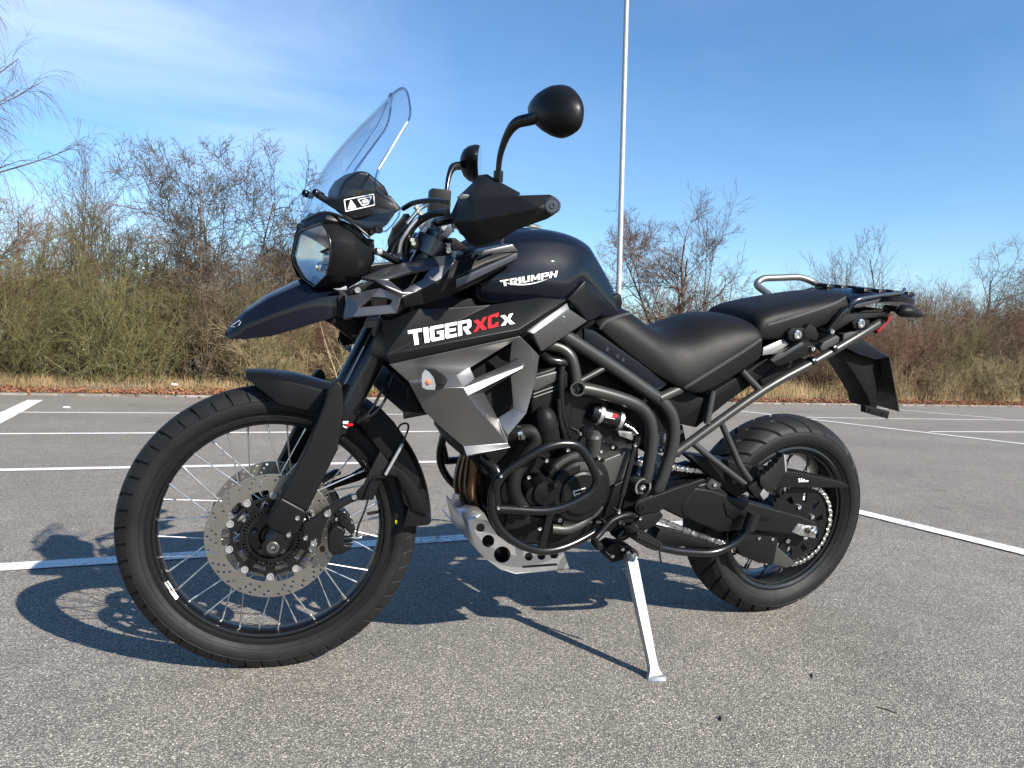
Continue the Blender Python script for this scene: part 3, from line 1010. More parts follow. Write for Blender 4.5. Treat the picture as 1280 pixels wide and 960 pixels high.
def fprof(t):
    w = 0.070 - 0.030 * max(0, (0.12 - t) / 0.12) ** 1.5
    drop = 0.052 + 0.008 * math.sin(t * 9)
    if t < 0.12:
        drop = 0.004 + (drop - 0.004) * (t / 0.12) ** 0.7
    if t > 0.9:
        drop = 0.05 + (t - 0.9) * 0.2
    lift = 0.012 * (max(0, 0.25 - t) / 0.25) ** 1.4
    base = 0.371 + lift + (0.006 if t > 0.4 else 0)
    return [(base - drop, -w - 0.006), (base - 0.006, -w), (base + 0.004, -w * 0.72), (base + 0.009, -w * 0.3), (base + 0.009, w * 0.3), (base + 0.004, w * 0.72), (base - 0.006, w), (base - drop, w + 0.006)]
fender = arc_shell('front_mudguard', CF, 101, 4, 44, fprof, 0.003, 'satin_black', bike, STR)
plate('mudguard_brace', zM, [(455, 745), (500, 700), (600, 497), (648, 560), (690, 600), (700, 655), (655, 640), (610, 650), (560, 792), (470, 795)], -0.086, 0.006, 'plastic', fender, STR, bev=0.002)
plate('mudguard_flap', zM, [(655, 560), (760, 640), (815, 700), (850, 780), (890, 886), (835, 868), (790, 850), (765, 770), (700, 650), (612, 650)], -0.083, 0.010, 'satin_black', fender, STR, bev=0.003)
plate('mudguard_bridge', zM, [(470, 330), (590, 225), (690, 330), (745, 430), (690, 600), (600, 497)], -0.080, 0.006, 'dark_plastic', fender, STR, bev=0.002)
plate('far_stay', zM, [(280, 690), (420, 640), (545, 560), (590, 500), (620, 540), (560, 640), (470, 680), (300, 730)], 0.083, 0.006, 'dark_plastic', fender, STR, bev=0.002)
decal('rim_sticker', decal_polys, front_wheel, 'white_print', bike)

# ------------------------------------------------------------------ rear wheel and drive
CR = Vector((WB, 0, RR))
rear_prof = [(0.322, 0), (0.3205, 0.022), (0.313, 0.045), (0.298, 0.065), (0.287, 0.0725), (0.274, 0.0765), (0.258, 0.0745), (0.243, 0.066), (0.235, 0.060), (0.222, 0.054)]
rr_prof = [(0.212, -0.052), (0.231, -0.057), (0.2355, -0.058), (0.2355, -0.062), (0.229, -0.064), (0.221, -0.060), (0.213, -0.046), (0.200, -0.028), (0.1965, 0),
           (0.200, 0.028), (0.213, 0.046), (0.221, 0.060), (0.229, 0.064), (0.2355, 0.062), (0.2355, 0.058), (0.231, 0.057), (0.212, 0.052), (0.212, -0.052)]
rear_wheel = lathe_y('rear_wheel', rr_prof, CR, 'bar_black', bike, None, seg=120, smooth=30)
tyre_mesh('tyre', CR, rear_prof, 30, 24, -0.24, 0.009, [(0.06, 0.98), (0.32, 0.98)], rear_wheel, None, grw=(0, 1, 2, 3))
for sgn in (-1, 1):
    bm = bmesh.new()
    for rr, yy, w in ((0.284, 0.0742, 0.0012), (0.250, 0.0705, 0.0013)):
        lathe_bm(bm, [(rr - w, sgn * yy), (rr, sgn * (yy + w)), (rr + w, sgn * (yy - w * .3)), (rr, sgn * (yy - w)), (rr - w, sgn * yy)], CR, 120)
    from_bm('sidewall_rib', bm, 'rubber', rear_wheel, None, 40)
bm = bmesh.new()
lathe_bm(bm, [(0.0, -0.10), (0.03, -0.10), (0.034, -0.085), (0.075, -0.08), (0.078, -0.05), (0.048, -0.04), (0.042, 0), (0.048, 0.04), (0.070, 0.05), (0.068, 0.06), (0.03, 0.065), (0.028, 0.09), (0, 0.09)], CR, 48)
from_bm('hub', bm, 'bar_black', rear_wheel, None, 35)
spokes(rear_wheel, CR, 32, 0.070, 0.045, 0.200, 0.014, 0.75, 0.0022)
# sprocket with slots, teeth hidden under the chain
teeth = []
NT = 50
for k in range(NT * 4):
    a = 2 * math.pi * k / (NT * 4)
    teeth.append(((0.126 + (0.004 if k % 4 in (0, 1) else -0.004)) * math.cos(a) + WB, (0.126 + (0.004 if k % 4 in (0, 1) else -0.004)) * math.sin(a) + RR))
slots = []
for k in range(10):
    a = 2 * math.pi * (k + .2) / 10
    slots.append([(WB + rr * math.cos(a + da), RR + rr * math.sin(a + da)) for rr, da in ((0.074, -0.10), (0.074, 0.10), (0.102, 0.17), (0.102, -0.02))])
spr = holed_plate('sprocket', teeth, slots, 0.007, 'engine_black', bike, None, y=-0.104, bev=0.0004)
for k in range(5):
    a = 2 * math.pi * (k + .33) / 5
    bolt((WB + 0.058 * math.cos(a), -0.1075, RR + 0.058 * math.sin(a)), 0.0085, 'bright_metal', spr, None, back=0.02)
lathe_y('sprocket_carrier', [(0.0, -0.101), (0.07, -0.101), (0.074, -0.096), (0.078, -0.07), (0.0, -0.07)], CR, 'engine_black', spr, None, 40)
rd_holes = [circle(WB + 0.1 * math.cos(2 * math.pi * k / 24), RR + 0.1 * math.sin(2 * math.pi * k / 24), 0.004, 8) for k in range(24)]
holed_plate('rear_brake_disc', circle(WB, RR, 0.1275, 80), rd_holes + [circle(WB, RR, 0.06, 40)], 0.005, 'disc_steel', bike, None, y=0.098, bev=0.0003)
# chain: links on the loop round both sprockets
CS = Vector((0.80, -0.104, 0.505))
rF_, rR_ = 0.044, 0.1275
def chain_path():
    a, b = Vector((CS.x, CS.z)), Vector((WB, RR))
    d = b - a
    L_ = d.length
    base = math.atan2(d.y, d.x)
    off = math.asin((rR_ - rF_) / L_)
    pts = []
    up = base + math.pi / 2 + off
    lo = base - math.pi / 2 - off
    def pt(c, r_, ang):
        return Vector((c.x + r_ * math.cos(ang), c.y + r_ * math.sin(ang)))
    t0, t1 = pt(a, rF_, up), pt(b, rR_, up)
    n = int((t1 - t0).length / 0.004)
    pts += [t0.lerp(t1, i / n) for i in range(n)]
    n = 90
    pts += [pt(b, rR_, up + (lo - up) * i / n) for i in range(n)]
    t0, t1 = pt(b, rR_, lo), pt(a, rF_, lo)
    n = int((t1 - t0).length / 0.004)
    pts += [t0.lerp(t1, i / n) - Vector((0, 0.010 * math.sin(math.pi * i / n))) for i in range(n)]
    n = 40
    sp = 2 * math.pi - (up - lo)
    pts += [pt(a, rF_, lo - sp * i / n) for i in range(n)]
    return pts
cp = chain_path()
acc = [0.0]
for i in range(len(cp)):
    acc.append(acc[-1] + (cp[(i + 1) % len(cp)] - cp[i]).length)
total = acc[-1]
nl = int(total / 0.015875)
def at_len(s):
    s %= total
    import bisect
    i = max(0, bisect.bisect_right(acc, s) - 1)
    i = min(i, len(cp) - 1)
    t = (s - acc[i]) / max(1e-9, acc[i + 1] - acc[i])
    return cp[i].lerp(cp[(i + 1) % len(cp)], t)
bm = bmesh.new()
pit = total / nl
for k in range(nl):
    a, b = at_len(k * pit), at_len((k + 1) * pit)
    c2, d = (a + b) / 2, (b - a).normalized()
    n_ = Vector((-d.y, d.x))
    for yy in ((-0.0105, 0.0018), (0.0085, 0.0018)) if k % 2 else ((-0.0078, 0.0018), (0.006, 0.0018)):
        out = []
        for (u, v) in ((-1.45, -.25), (-1.2, -.5), (-.8, -.52), (0, -.36), (.8, -.52), (1.2, -.5), (1.45, -.25), (1.45, .25), (1.2, .5), (.8, .52), (0, .36), (-.8, .52), (-1.2, .5), (-1.45, .25)):
            q = c2 + d * (u * 0.0079) + n_ * (v * 0.0135)
            out.append(Vector((q.x, CS.y + yy[0], q.y)))
        extrude_bm(bm, out, yy[1])
    cyl_bm(bm, (a.x, CS.y - 0.0115, a.y), (a.x, CS.y + 0.0115, a.y), 0.0042, None, 8)
from_bm('chain', bm, 'chain_steel', bike, None, 30)
lathe_y('front_sprocket', [(0, -0.008), (0.040, -0.008), (0.042, 0.0), (0.040, 0.008), (0, 0.008)], CS, 'engine_grey', bike, None, 32)

# swingarm
sw = plate('swingarm', zH, [(300, 352), (345, 292), (400, 300), (462, 322), (560, 350), (700, 388), (748, 408), (757, 432), (745, 463), (640, 448), (500, 432), (430, 442), (350, 412), (300, 385)], -0.150, 0.046, 'engine_black', bike, None, bev=0.008, seg=4)
plate('swingarm_rib', zH, [(440, 345), (540, 368), (605, 398), (600, 402), (470, 398), (450, 385)], -0.1535, 0.006, 'satin_black', sw, None, bev=0.002)
sw2 = mirrored(sw)
plate('swingarm_front', zH, [(230, 330), (300, 300), (345, 285), (405, 270), (460, 318), (450, 400), (400, 424), (300, 396), (240, 366)], -0.147, 0.294, 'engine_black', bike, None, bev=0.008, seg=3)
plate('axle_adjuster', zK, [(655, 545), (690, 500), (730, 510), (788, 515), (782, 580), (700, 565)], -0.1535, 0.006, 'aluminium', bike, None, bev=0.0015)
plate('adjuster_slot', zK, [(665, 540), (695, 505), (720, 512), (700, 530), (690, 545)], -0.156, 0.004, 'bright_metal', bike, None, bev=0.001)
axn = axis_turn('rear_axle_nut', [(0.014, -0.01), (0.014, 0.010), (0.0115, 0.012), (0.008, 0.012), (0.0075, 0.018), (0.005, 0.020), (0.004, 0.012)], P(1014, 664, -0.158), (0, -1, 0), 'bright_metal', bike, None, 6)
cylinder('rear_axle', (WB, -0.16, RR), (WB, 0.16, RR), 0.010, 'engine_grey', bike, None, 16)
plate('chain_guard', zH, [(312, 182), (450, 200), (560, 226), (700, 243), (838, 274), (860, 288), (850, 293), (620, 293), (560, 286), (480, 326), (440, 300), (355, 216)], -0.137, 0.050, 'plastic', bike, None, bev=0.004, seg=3)
plate('chain_guide', zH, [(490, 440), (612, 440), (622, 470), (605, 548), (560, 545), (497, 520), (478, 475)], -0.128, 0.040, 'plastic', bike, None, bev=0.004)
plate('chain_guide_tail', zH, [(607, 480), (640, 508), (680, 545), (650, 560), (605, 548)], -0.124, 0.03, 'engine_grey', bike, None, bev=0.002)
for q in ((555, 460), (600, 463)):
    bolt(P(*zH(*q), -0.1285), 0.006, 'bright_metal', bike, None, back=0.015)
ch_b = plate('chain_guard_mount', zH, [(380, 285), (400, 262), (432, 280), (425, 298), (395, 300)], -0.152, 0.02, 'frame_paint', bike, None, bev=0.002)
bolt(P(*zH(408, 282), -0.1525), 0.0065, 'bright_metal', ch_b, None)
plate('chain_slider', zH, [(255, 232), (330, 210), (400, 225), (440, 258), (430, 275), (330, 258), (255, 262)], -0.09, 0.03, 'dark_plastic', bike, None, bev=0.004)
cg = zoomer(740, 500, 2.667)
decal('guard_mark', [[zK(688, 255), zK(696, 250), zK(700, 272), zK(692, 274)], [zK(702, 252), zK(708, 252), zK(712, 272), zK(705, 273)], [zK(714, 256), zK(721, 256), zK(724, 272), zK(717, 273)], [zK(727, 262), zK(744, 264), zK(742, 270), zK(728, 272)]],
      bpy.data.objects['chain_guard'], 'white_print', bike)

# ------------------------------------------------------------------ frame and subframe tubes
def fr(name, zf, pts, r, m='frame_paint', parent=bike, seg=16, n=6, corner=None):
    pp = [P(*zf(q[0], q[1]), q[2]) for q in pts]
    if corner:
        return tube(name, rounded(pp, corner), r, m, parent, None, seg, curve=False)
    return tube(name, pp, r, m, parent, None, seg, n)
main_tube = fr('frame_tube', zF, [(500, -22, -0.125), (560, 18, -0.128), (700, 108, -0.132), (850, 212, -0.140), (925, 268, -0.145), (962, 335, -0.148), (962, 430, -0.148), (930, 540, -0.145), (900, 620, -0.142)], 0.0178)
low_tube = fr('frame_tube', zF, [(572, 207, -0.142), (650, 220, -0.145), (770, 255, -0.150), (838, 290, -0.153), (872, 345, -0.155), (878, 430, -0.155), (866, 520, -0.153), (852, 580, -0.150)], 0.0172)
fr('frame_tube', zF, [(440, 30, -0.11), (512, 48, -0.122), (553, 82, -0.132), (570, 135, -0.138), (577, 200, -0.142)], 0.0150)
axis_turn('frame_collar', [(0.0175, -0.012), (0.0185, 0.006), (0.0185, 0.016), (0.0145, 0.016), (0.0135, 0.002)], P(*zF(580, 208), -0.150), (-0.35, -1, 0.05), 'frame_paint', low_tube, None, 28)
axis_turn('collar_rim', [(0.0150, 0.0), (0.0190, 0.0), (0.0190, 0.002), (0.0150, 0.002)], P(*zF(580, 208), -0.150) + Vector((-0.35, -1, 0.05)).normalized() * 0.0152, (-0.35, -1, 0.05), 'engine_grey', low_tube, None, 28, caps=False)
fr('frame_link', zF, [(590, 182, -0.135), (685, 130, -0.132)], 0.0085, parent=low_tube)
fr('frame_stub', zF, [(905, 252, -0.150), (990, 212, -0.135)], 0.0145, parent=main_tube)
# swingarm pivot boss
piv = axis_turn('pivot_boss', [(0.028, -0.12), (0.028, 0.0), (0.0255, 0.004), (0.0205, 0.004), (0.020, -0.010), (0.0002, -0.010)], P(*zU(663, 248), -0.158), (0, -1, 0), 'frame_paint', bike, None, 32)
axis_turn('pivot_ring', [(0.0205, 0.0), (0.0242, 0.0), (0.0242, 0.0015), (0.0205, 0.0015)], P(*zU(663, 248), -0.1625), (0, -1, 0), 'bright_metal', piv, None, 32, caps=False)
bolt(P(*zU(655, 248), -0.150), 0.0095, 'bright_metal', piv, None, back=0.01)
plate('pivot_casting', zU, [(560, 210), (640, 165), (770, 190), (800, 290), (700, 330), (640, 500), (560, 560), (500, 420), (530, 300)], -0.135, 0.27, 'engine_black', bike, None, bev=0.006)
# trellis subframe
def subframe(sgn):
    def mm(lst):
        pp = [P(*q[0](q[1], q[2]), q[3]) for q in lst]
        return [Vector((p_.x, p_.y * sgn * -1 if sgn > 0 else p_.y, p_.z)) for p_ in pp]
    r = tube('subframe_rail', mm([(zF, 925, 500, -0.142), (zF, 1010, 440, -0.143), (zG, 650, 512, -0.143), (zG, 850, 400, -0.143), (zG, 1000, 312, -0.138), (zG, 1100, 250, -0.122)]), 0.0128, 'frame_paint', bike, None, 16, 5)
    tube('subframe_strut', mm([(zG, 570, 438, -0.125), (zG, 640, 512, -0.142)]), 0.0105, 'frame_paint', r, None, 14, 1)
    tube('subframe_strut', mm([(zG, 460, 515, -0.13), (zG, 437, 640, -0.142)]), 0.0098, 'frame_paint', r, None, 14, 1)
    tube('pillion_stay', mm([(zH, 335, 142, -0.142), (zH, 400, 196, -0.156), (zH, 538, 302, -0.185)]), 0.0092, 'frame_paint', r, None, 14, 4)
    tube('pillion_stay', mm([(zH, 432, 78, -0.142), (zH, 470, 165, -0.158), (zH, 498, 225, -0.172), (zH, 548, 296, -0.188)]), 0.0092, 'frame_paint', r, None, 14, 4)
    for q in ((835, 400), (915, 350)):
        a = mm([(zG, q[0] - 6, q[1] + 5, -0.143), (zG, q[0] + 7, q[1] - 2, -0.143)])
        cylinder('rail_clip', a[0], a[1], 0.0158, 'bar_black', r, None, 16, 0.001)
    return r
subframe(-1)
subframe(1)
# folded pillion peg
pp_ = plate('pillion_peg', zH, [(560, 262), (568, 250), (574, 252), (582, 238), (588, 240), (596, 225), (602, 227), (610, 212), (616, 213), (624, 196), (632, 192), (636, 178), (641, 182), (646, 240), (606, 300), (590, 308), (563, 285)], -0.212, 0.026, 'grip_rubber', bike, None, bev=0.002)
plate('peg_edge', zH, [(639, 180), (646, 184), (650, 236), (644, 243)], -0.210, 0.022, 'alu_paint', pp_, None, bev=0.001)
plate('peg_bracket', zH, [(520, 290), (552, 268), (590, 300), (592, 318), (575, 335), (545, 325)], -0.203, 0.030, 'engine_black', pp_, None, bev=0.003)
plate('peg_hinge', zH, [(560, 315), (575, 292), (592, 302), (588, 322), (572, 334)], -0.208, 0.024, 'aluminium', pp_, None, bev=0.002)
mirrored(pp_)

# ------------------------------------------------------------------ engine
plate('airbox', zF, [(440, 40), (560, 0), (700, 90), (900, 230), (945, 320), (940, 450), (860, 470), (790, 380), (700, 260), (600, 180), (470, 140)], -0.085, 0.17, 'dark_plastic', bike, None, bev=0.006)
core = plate('engine_block', zF, [(330, 380), (400, 150), (560, 110), (700, 250), (790, 360), (830, 450), (830, 600), (740, 720), (640, 800), (420, 830), (310, 790), (240, 700), (235, 580), (290, 490)], -0.112, 0.224, 'engine_black', bike, None, bev=0.012, seg=3)
plate('cylinder_head', zF, [(395, 240), (410, 150), (505, 120), (560, 150), (560, 330), (530, 420), (430, 450), (400, 380)], -0.135, 0.27, 'engine_black', core, None, bev=0.008, seg=3)
plate('cam_cover', zF, [(402, 215), (412, 165), (500, 140), (512, 175), (410, 225)], -0.142, 0.284, 'engine_grey', core, None, bev=0.006, seg=3)
for k in range(2):
    fr('head_seam', zF, [(405, 232 + 14 * k, -0.137), (508, 196 + 14 * k, -0.137)], 0.0026, 'engine_grey', core, 8, 1)
# round generator cover: stepped turning with a raised cap
gc = P(*zF(572, 612), -0.15)
gen = lathe_y('generator_cover', [(0.100, 0.05), (0.100, -0.004), (0.096, -0.012), (0.084, -0.014), (0.081, -0.026), (0.074, -0.032), (0.060, -0.033), (0.0575, -0.040), (0.052, -0.043), (0.0, -0.0445)], gc, 'engine_black', bike, None, 64, 25)
def arc_band(name, c, r0, r1, a0, a1, y0, y1, m, parent, n=14):
    out = [Vector((c.x + r1 * math.cos(R(a0 + (a1 - a0) * k / n)), c.y + y0, c.z + r1 * math.sin(R(a0 + (a1 - a0) * k / n)))) for k in range(n + 1)]
    out += [Vector((c.x + r0 * math.cos(R(a0 + (a1 - a0) * k / n)), c.y + y0, c.z + r0 * math.sin(R(a0 + (a1 - a0) * k / n)))) for k in range(n, -1, -1)]
    bm = bmesh.new()
    extrude_bm(bm, out, y1 - y0)
    bevel_bm(bm, 0.0012)
    return from_bm(name, bm, m, parent, None, 35)
arc_band('cover_flange', gc, 0.088, 0.1005, 95, 150, -0.0165, 0.0, 'engine_grey', gen)
arc_band('cover_flange', gc, 0.060, 0.076, 40, 100, -0.0345, -0.02, 'engine_grey', gen)
arc_band('cover_flange', gc, 0.084, 0.097, 250, 330, -0.0150, 0.0, 'engine_grey', gen)
decal('cover_mark', [[zF(563, 620), zF(612, 606), zF(614, 609), zF(568, 623)], [zF(563, 620), zF(568, 622), zF(574, 640), zF(569, 641)], [zF(574, 632), zF(592, 627), zF(593, 630), zF(575, 636)]], gen, 'white_print', bike)
for q in ((457, 498), (541, 456), (385, 565), (380, 655), (460, 650), (510, 735), (430, 770), (672, 668)):
    bolt(P(*zF(*q), -0.160), 0.0058, 'bright_metal', gen, None, back=0.03)
for (x, y_, r_, d_) in ((430, 605, 0.038, 0.052), (395, 620, 0.030, 0.04)):
    axis_turn('pump_housing', [(r_ * 1.05, -0.03), (r_, 0.0), (r_ * 0.97, d_ * 0.6), (r_ * 0.8, d_), (r_ * 0.3, d_ * 1.04)], P(*zF(x, y_), -0.135), (-0.12, -1, 0), 'engine_black', gen, None, 28)
axis_turn('pump_nut', [(0.009, 0), (0.009, 0.02), (0.005, 0.022)], P(*zF(470, 595), -0.185), (0.6, -1, 0.1), 'engine_black', gen, None, 6)
plate('clutch_case', zF, [(660, 560), (690, 495), (790, 455), (822, 440), (800, 505), (765, 575), (700, 610), (668, 625)], -0.150, 0.08, 'engine_grey', core, None, bev=0.005, seg=3)
plate('gearbox_case', zF, [(668, 628), (760, 580), (790, 560), (760, 660), (720, 715), (650, 730), (640, 690)], -0.138, 0.08, 'engine_black', core, None, bev=0.006, seg=3)
plate('sump', zF, [(300, 690), (420, 720), (560, 735), (690, 740), (690, 770), (600, 820), (480, 848), (360, 830), (290, 780)], -0.120, 0.24, 'engine_black', core, None, bev=0.01, seg=3)
fr('sump_pipe', zF, [(480, 770, -0.150), (540, 772, -0.158), (600, 745, -0.160), (640, 700, -0.152)], 0.0135, 'engine_grey', core)
axis_turn('cover_tower', [(0.020, 0), (0.020, 0.055), (0.015, 0.062), (0.004, 0.062)], P(*zF(640, 470), -0.155), (-0.18, -0.3, 1), 'engine_grey', core, None, 24)
axis_turn('filler_cap', [(0.017, 0), (0.019, 0.005), (0.017, 0.018), (0.012, 0.020), (0.002, 0.02)], P(*zF(615, 392), -0.165), (-0.18, -0.3, 1), 'bar_black', core, None, 24)
for q in ((595, 390), (655, 402), (676, 462), (722, 445), (640, 510), (668, 488)):
    bolt(P(*zF(*q), -0.172), 0.0050, 'bright_metal', core, None, back=0.05)
# expansion tank: domed black canister in front of the head
a = P(*zF(470, 440), -0.165)
b = P(*zF(440, 275), -0.165)
ex = axis_turn('coolant_canister', [(0.029, 0), (0.031, 0.05), (0.0325, 0.0505), (0.0325, 0.054), (0.0310, 0.0545), (0.030, 0.075), (0.026, 0.088), (0.017, 0.10), (0.006, 0.106)], a, b - a, 'plastic', bike, None, 32)
fr('canister_hose', zF, [(505, 250, -0.15), (512, 340, -0.152), (535, 410, -0.15), (548, 470, -0.14)], 0.008, 'bar_black', ex, 12)
# radiator hoses
h1 = fr('radiator_hose', zF, [(300, 400, -0.14), (345, 388, -0.155), (398, 385, -0.165), (412, 425, -0.168), (375, 485, -0.165), (338, 540, -0.165), (325, 600, -0.165), (340, 655, -0.16), (385, 690, -0.15)], 0.0185, 'grip_rubber', bike, 18)
axis_turn('hose_clamp', [(0.0195, -0.006), (0.0205, -0.005), (0.0205, 0.005), (0.0195, 0.006)], P(*zF(352, 388), -0.156), P(*zF(375, 384), -0.161) - P(*zF(352, 388), -0.156), 'bright_metal', h1, None, 24)
plate('clamp_screw', zF, [(356, 400), (372, 398), (374, 414), (358, 416)], -0.185, 0.016, 'engine_grey', h1, None, bev=0.001)
fr('engine_hose', zF, [(420, 60, -0.10), (470, 95, -0.125), (520, 105, -0.13), (560, 115, -0.12)], 0.012, 'bar_black', bike, 14)
fr('engine_hose', zF, [(520, 120, -0.145), (515, 200, -0.15), (520, 300, -0.15), (540, 380, -0.145)], 0.009, 'bar_black', bike, 12)
rad = plate('radiator', zF, [(150, 180), (330, 120), (350, 330), (300, 470), (215, 560), (150, 470)], -0.15, 0.30, 'dark_plastic', bike, None, bev=0.004)
# exhaust headers dropping in front of the engine
for i, (dy, dx) in enumerate(((-0.085, 22), (-0.02, 6), (0.05, -10))):
    fr('exhaust_header', zT, [(190 + dx, 40, dy), (150 + dx * 1.5, 130, dy), (120 + dx * 2.2, 230, dy), (105 + dx * 2.4, 330, dy * .8), (120 + dx * 2.0, 420, dy * .6), (170 + dx, 520, dy * .5), (300, 640, dy * .4), (420, 700, dy * .3)], 0.0185, 'header_steel', bike, 18)
# shock reservoir
a, b = P(*zF(628, 300), -0.118), P(*zF(762, 342), -0.128)
rs = axis_turn('shock_reservoir', [(0.014, 0), (0.022, 0.004), (0.0255, 0.014), (0.0265, 0.018), (0.0265, (b - a).length - 0.014), (0.0245, (b - a).length - 0.006), (0.02, (b - a).length)], a, b - a, 'bar_black', bike, None, 32)
for t in (0.28, 0.86):
    axis_turn('reservoir_band', [(0.0268, -0.0055), (0.0278, -0.005), (0.0278, 0.005), (0.0268, 0.0055)], a.lerp(b, t), b - a, 'aluminium', rs, None, 32)
def sl_(pts):
    return [zF(*q) for q in pts]
decal('maker_mark', [sl_([(696, 305), (704, 306), (703, 322), (694, 320)]), sl_([(706, 306), (714, 308), (713, 324), (704, 322)]), sl_([(716, 308), (721, 309), (719, 325), (714, 324)]), sl_([(692, 322), (732, 331), (731, 333), (692, 325)])], rs, 'white_print', bike)
decal('maker_mark', [sl_([(724, 310), (742, 314), (740, 327), (729, 325), (728, 330), (721, 328)])], rs, 'red_print', bike)
sp_ = fr('linkage_arm', zF, [(755, 345, -0.12), (800, 370, -0.13), (822, 392, -0.14)], 0.004, 'bright_metal', bike, 10)
plate('linkage_plate', zF, [(745, 380), (815, 385), (830, 400), (820, 425), (750, 400)], -0.13, 0.02, 'aluminium', bike, None, bev=0.002)
plate('linkage_plate', zF, [(895, 395), (935, 390), (935, 430), (905, 470), (895, 450)], -0.118, 0.02, 'aluminium', bike, None, bev=0.002)
bolt(P(*zF(910, 452), -0.122), 0.011, 'bright_metal', bike, None, back=0.02)
# rear shock spring behind the frame
bm = bmesh.new()
A_, B_ = Vector((0.96, -0.01, 0.40)), Vector((0.86, -0.01, 0.70))
hel = []
for k in range(9 * 14):
    t = k / (9 * 14 - 1)
    c = A_.lerp(B_, t)
    an = 2 * math.pi * 9 * t
    hel.append(c + Vector((math.cos(an) * 0.034, math.sin(an) * 0.034, 0)))
sweep_bm(bm, hel, 0.006, 8)
cyl_bm(bm, A_, B_, 0.02, None, 16)
from_bm('rear_shock', bm, 'engine_grey', bike, None, 40)
# crash bars
for sgn in (-1, 1):
    def cb(lst):
        return [Vector((q.x, q.y * (-sgn), q.z)) for q in [P(*zF(x, y_), l) for x, y_, l in lst]]
    up = tube('crash_bar', rounded(cb([(262, 690, -0.205), (252, 600, -0.215), (290, 545, -0.22), (440, 448, -0.238), (520, 428, -0.242), (590, 436, -0.245), (640, 515, -0.245), (664, 580, -0.243), (640, 625, -0.242), (540, 682, -0.238), (450, 702, -0.230), (262, 690, -0.205)]), 0.035, 5), 0.0108, 'bar_black', bike, None, 16, curve=False)
    tube('lower_hoop', cb([(200, 480, -0.17), (262, 545, -0.205), (244, 620, -0.208), (240, 700, -0.208), (275, 775, -0.205), (345, 830, -0.20), (430, 858, -0.195), (510, 850, -0.19), (600, 812, -0.182), (690, 758, -0.165)]), 0.0108, 'bar_black', up, None, 16, 5)
    pl = cb([(428, 845, -0.199), (452, 848, -0.199), (492, 700, -0.232), (466, 702, -0.232)])
    bm = bmesh.new()
    extrude_bm(bm, pl, 0.006)
    from_bm('bar_gusset', bm, 'bar_black', up, None, 35)
    tube('bar_stay', cb([(255, 560, -0.215), (200, 500, -0.15), (150, 440, -0.10)]), 0.009, 'bar_black', up, None, 12, 3)
    for q in ((265, 688, -0.2175), (276, 560, -0.229)):
        bolt(cb([q])[0], 0.0045, 'bright_metal', up, None, d=(0, sgn, 0), back=0.006)
# skid plate of sheet aluminium with punched holes
out = [P(*zT(*q), -0.138) for q in [(145, 590), (242, 548), (285, 625), (330, 692), (400, 742), (497, 795), (765, 788), (805, 905), (450, 940), (350, 908), (240, 830), (186, 765)]]
def px_circle(x, y_, r_, n=24):
    return [(lambda v: (v.x, v.z))(P(*zT(x + r_ * math.cos(2 * math.pi * k / n), y_ + r_ * math.sin(2 * math.pi * k / n)), -0.138)) for k in range(n)]
hs = [px_circle(216, 637, 30), px_circle(267, 725, 42), px_circle(360, 816, 56), px_circle(537, 830, 28), px_circle(621, 825, 28), px_circle(706, 818, 28)]
hs.append([(lambda v: (v.x, v.z))(P(*zT(*q), -0.138)) for q in [(492, 890), (728, 872), (730, 890), (494, 908)]])
skid = holed_plate('skid_plate', [(v.x, v.z) for v in out], hs, 0.004, 'aluminium', bike, None, y=-0.138, bev=0.0004)
path = [P(*zT(*q), -0.138) for q in [(242, 546), (143, 588), (184, 768), (240, 832), (350, 911), (450, 943), (805, 908)]]
bm = bmesh.new()
rws = [[bm.verts.new(Vector((p_.x, y_, p_.z))) for p_ in path] for y_ in (-0.140, -0.05, 0.05, 0.140)]
for a_, b_ in zip(rws, rws[1:]):
    for k in range(len(path) - 1):
        if k == 0 and a_ is not rws[0]:
            continue
        if k == 1 and a_ is rws[2]:
            continue
        bm.faces.new((a_[k], a_[k + 1], b_[k + 1], b_[k]))
o = from_bm('skid_pan', bm, 'aluminium', skid, None, 25)
s_ = o.modifiers.new('thickness', 'SOLIDIFY'); s_.thickness = 0.004; s_.offset = 0
plate('skid_lug', zT, [(18, 472), (45, 408), (78, 415), (88, 470), (180, 476), (242, 546), (145, 588), (60, 540)], -0.02, 0.006, 'alu_paint', skid, None, bev=0.001)
plate('skid_backing', zT, [(160, 600), (240, 560), (330, 700), (480, 800), (750, 800), (780, 890), (450, 925), (350, 890), (250, 815), (205, 755)], -0.10, 0.006, 'dark_plastic', skid, None, bev=0.0)

# ------------------------------------------------------------------ controls and stand on the left side
hp = plate('heel_guard', zU, [(598, 410), (612, 378), (640, 362), (1000, 232), (1024, 230), (1120, 190), (1160, 184), (1165, 200), (960, 370), (800, 440), (640, 475), (608, 450)], -0.192, 0.012, 'plastic', bike, None, bev=0.003, seg=3)
axis_turn('guard_eyelet', [(0.0095, 0.0), (0.0095, 0.003), (0.006, 0.0035), (0.006, 0.001), (0.0004, 0.001)], P(*zU(647, 410), -0.1935), (0, -1, 0), 'dark_plastic', hp, None, 20)
plate('peg_hanger', zU, [(560, 560), (640, 480), (800, 430), (830, 480), (760, 560), (680, 600), (640, 640), (600, 680), (540, 640)], -0.182, 0.03, 'engine_black', bike, None, bev=0.004)
pg = plate('foot_peg', zU, [(590, 640), (625, 612), (690, 630), (770, 665), (815, 695), (815, 730), (780, 770), (700, 740), (610, 690)], -0.262, 0.06, 'grip_rubber', bike, None, bev=0.006)
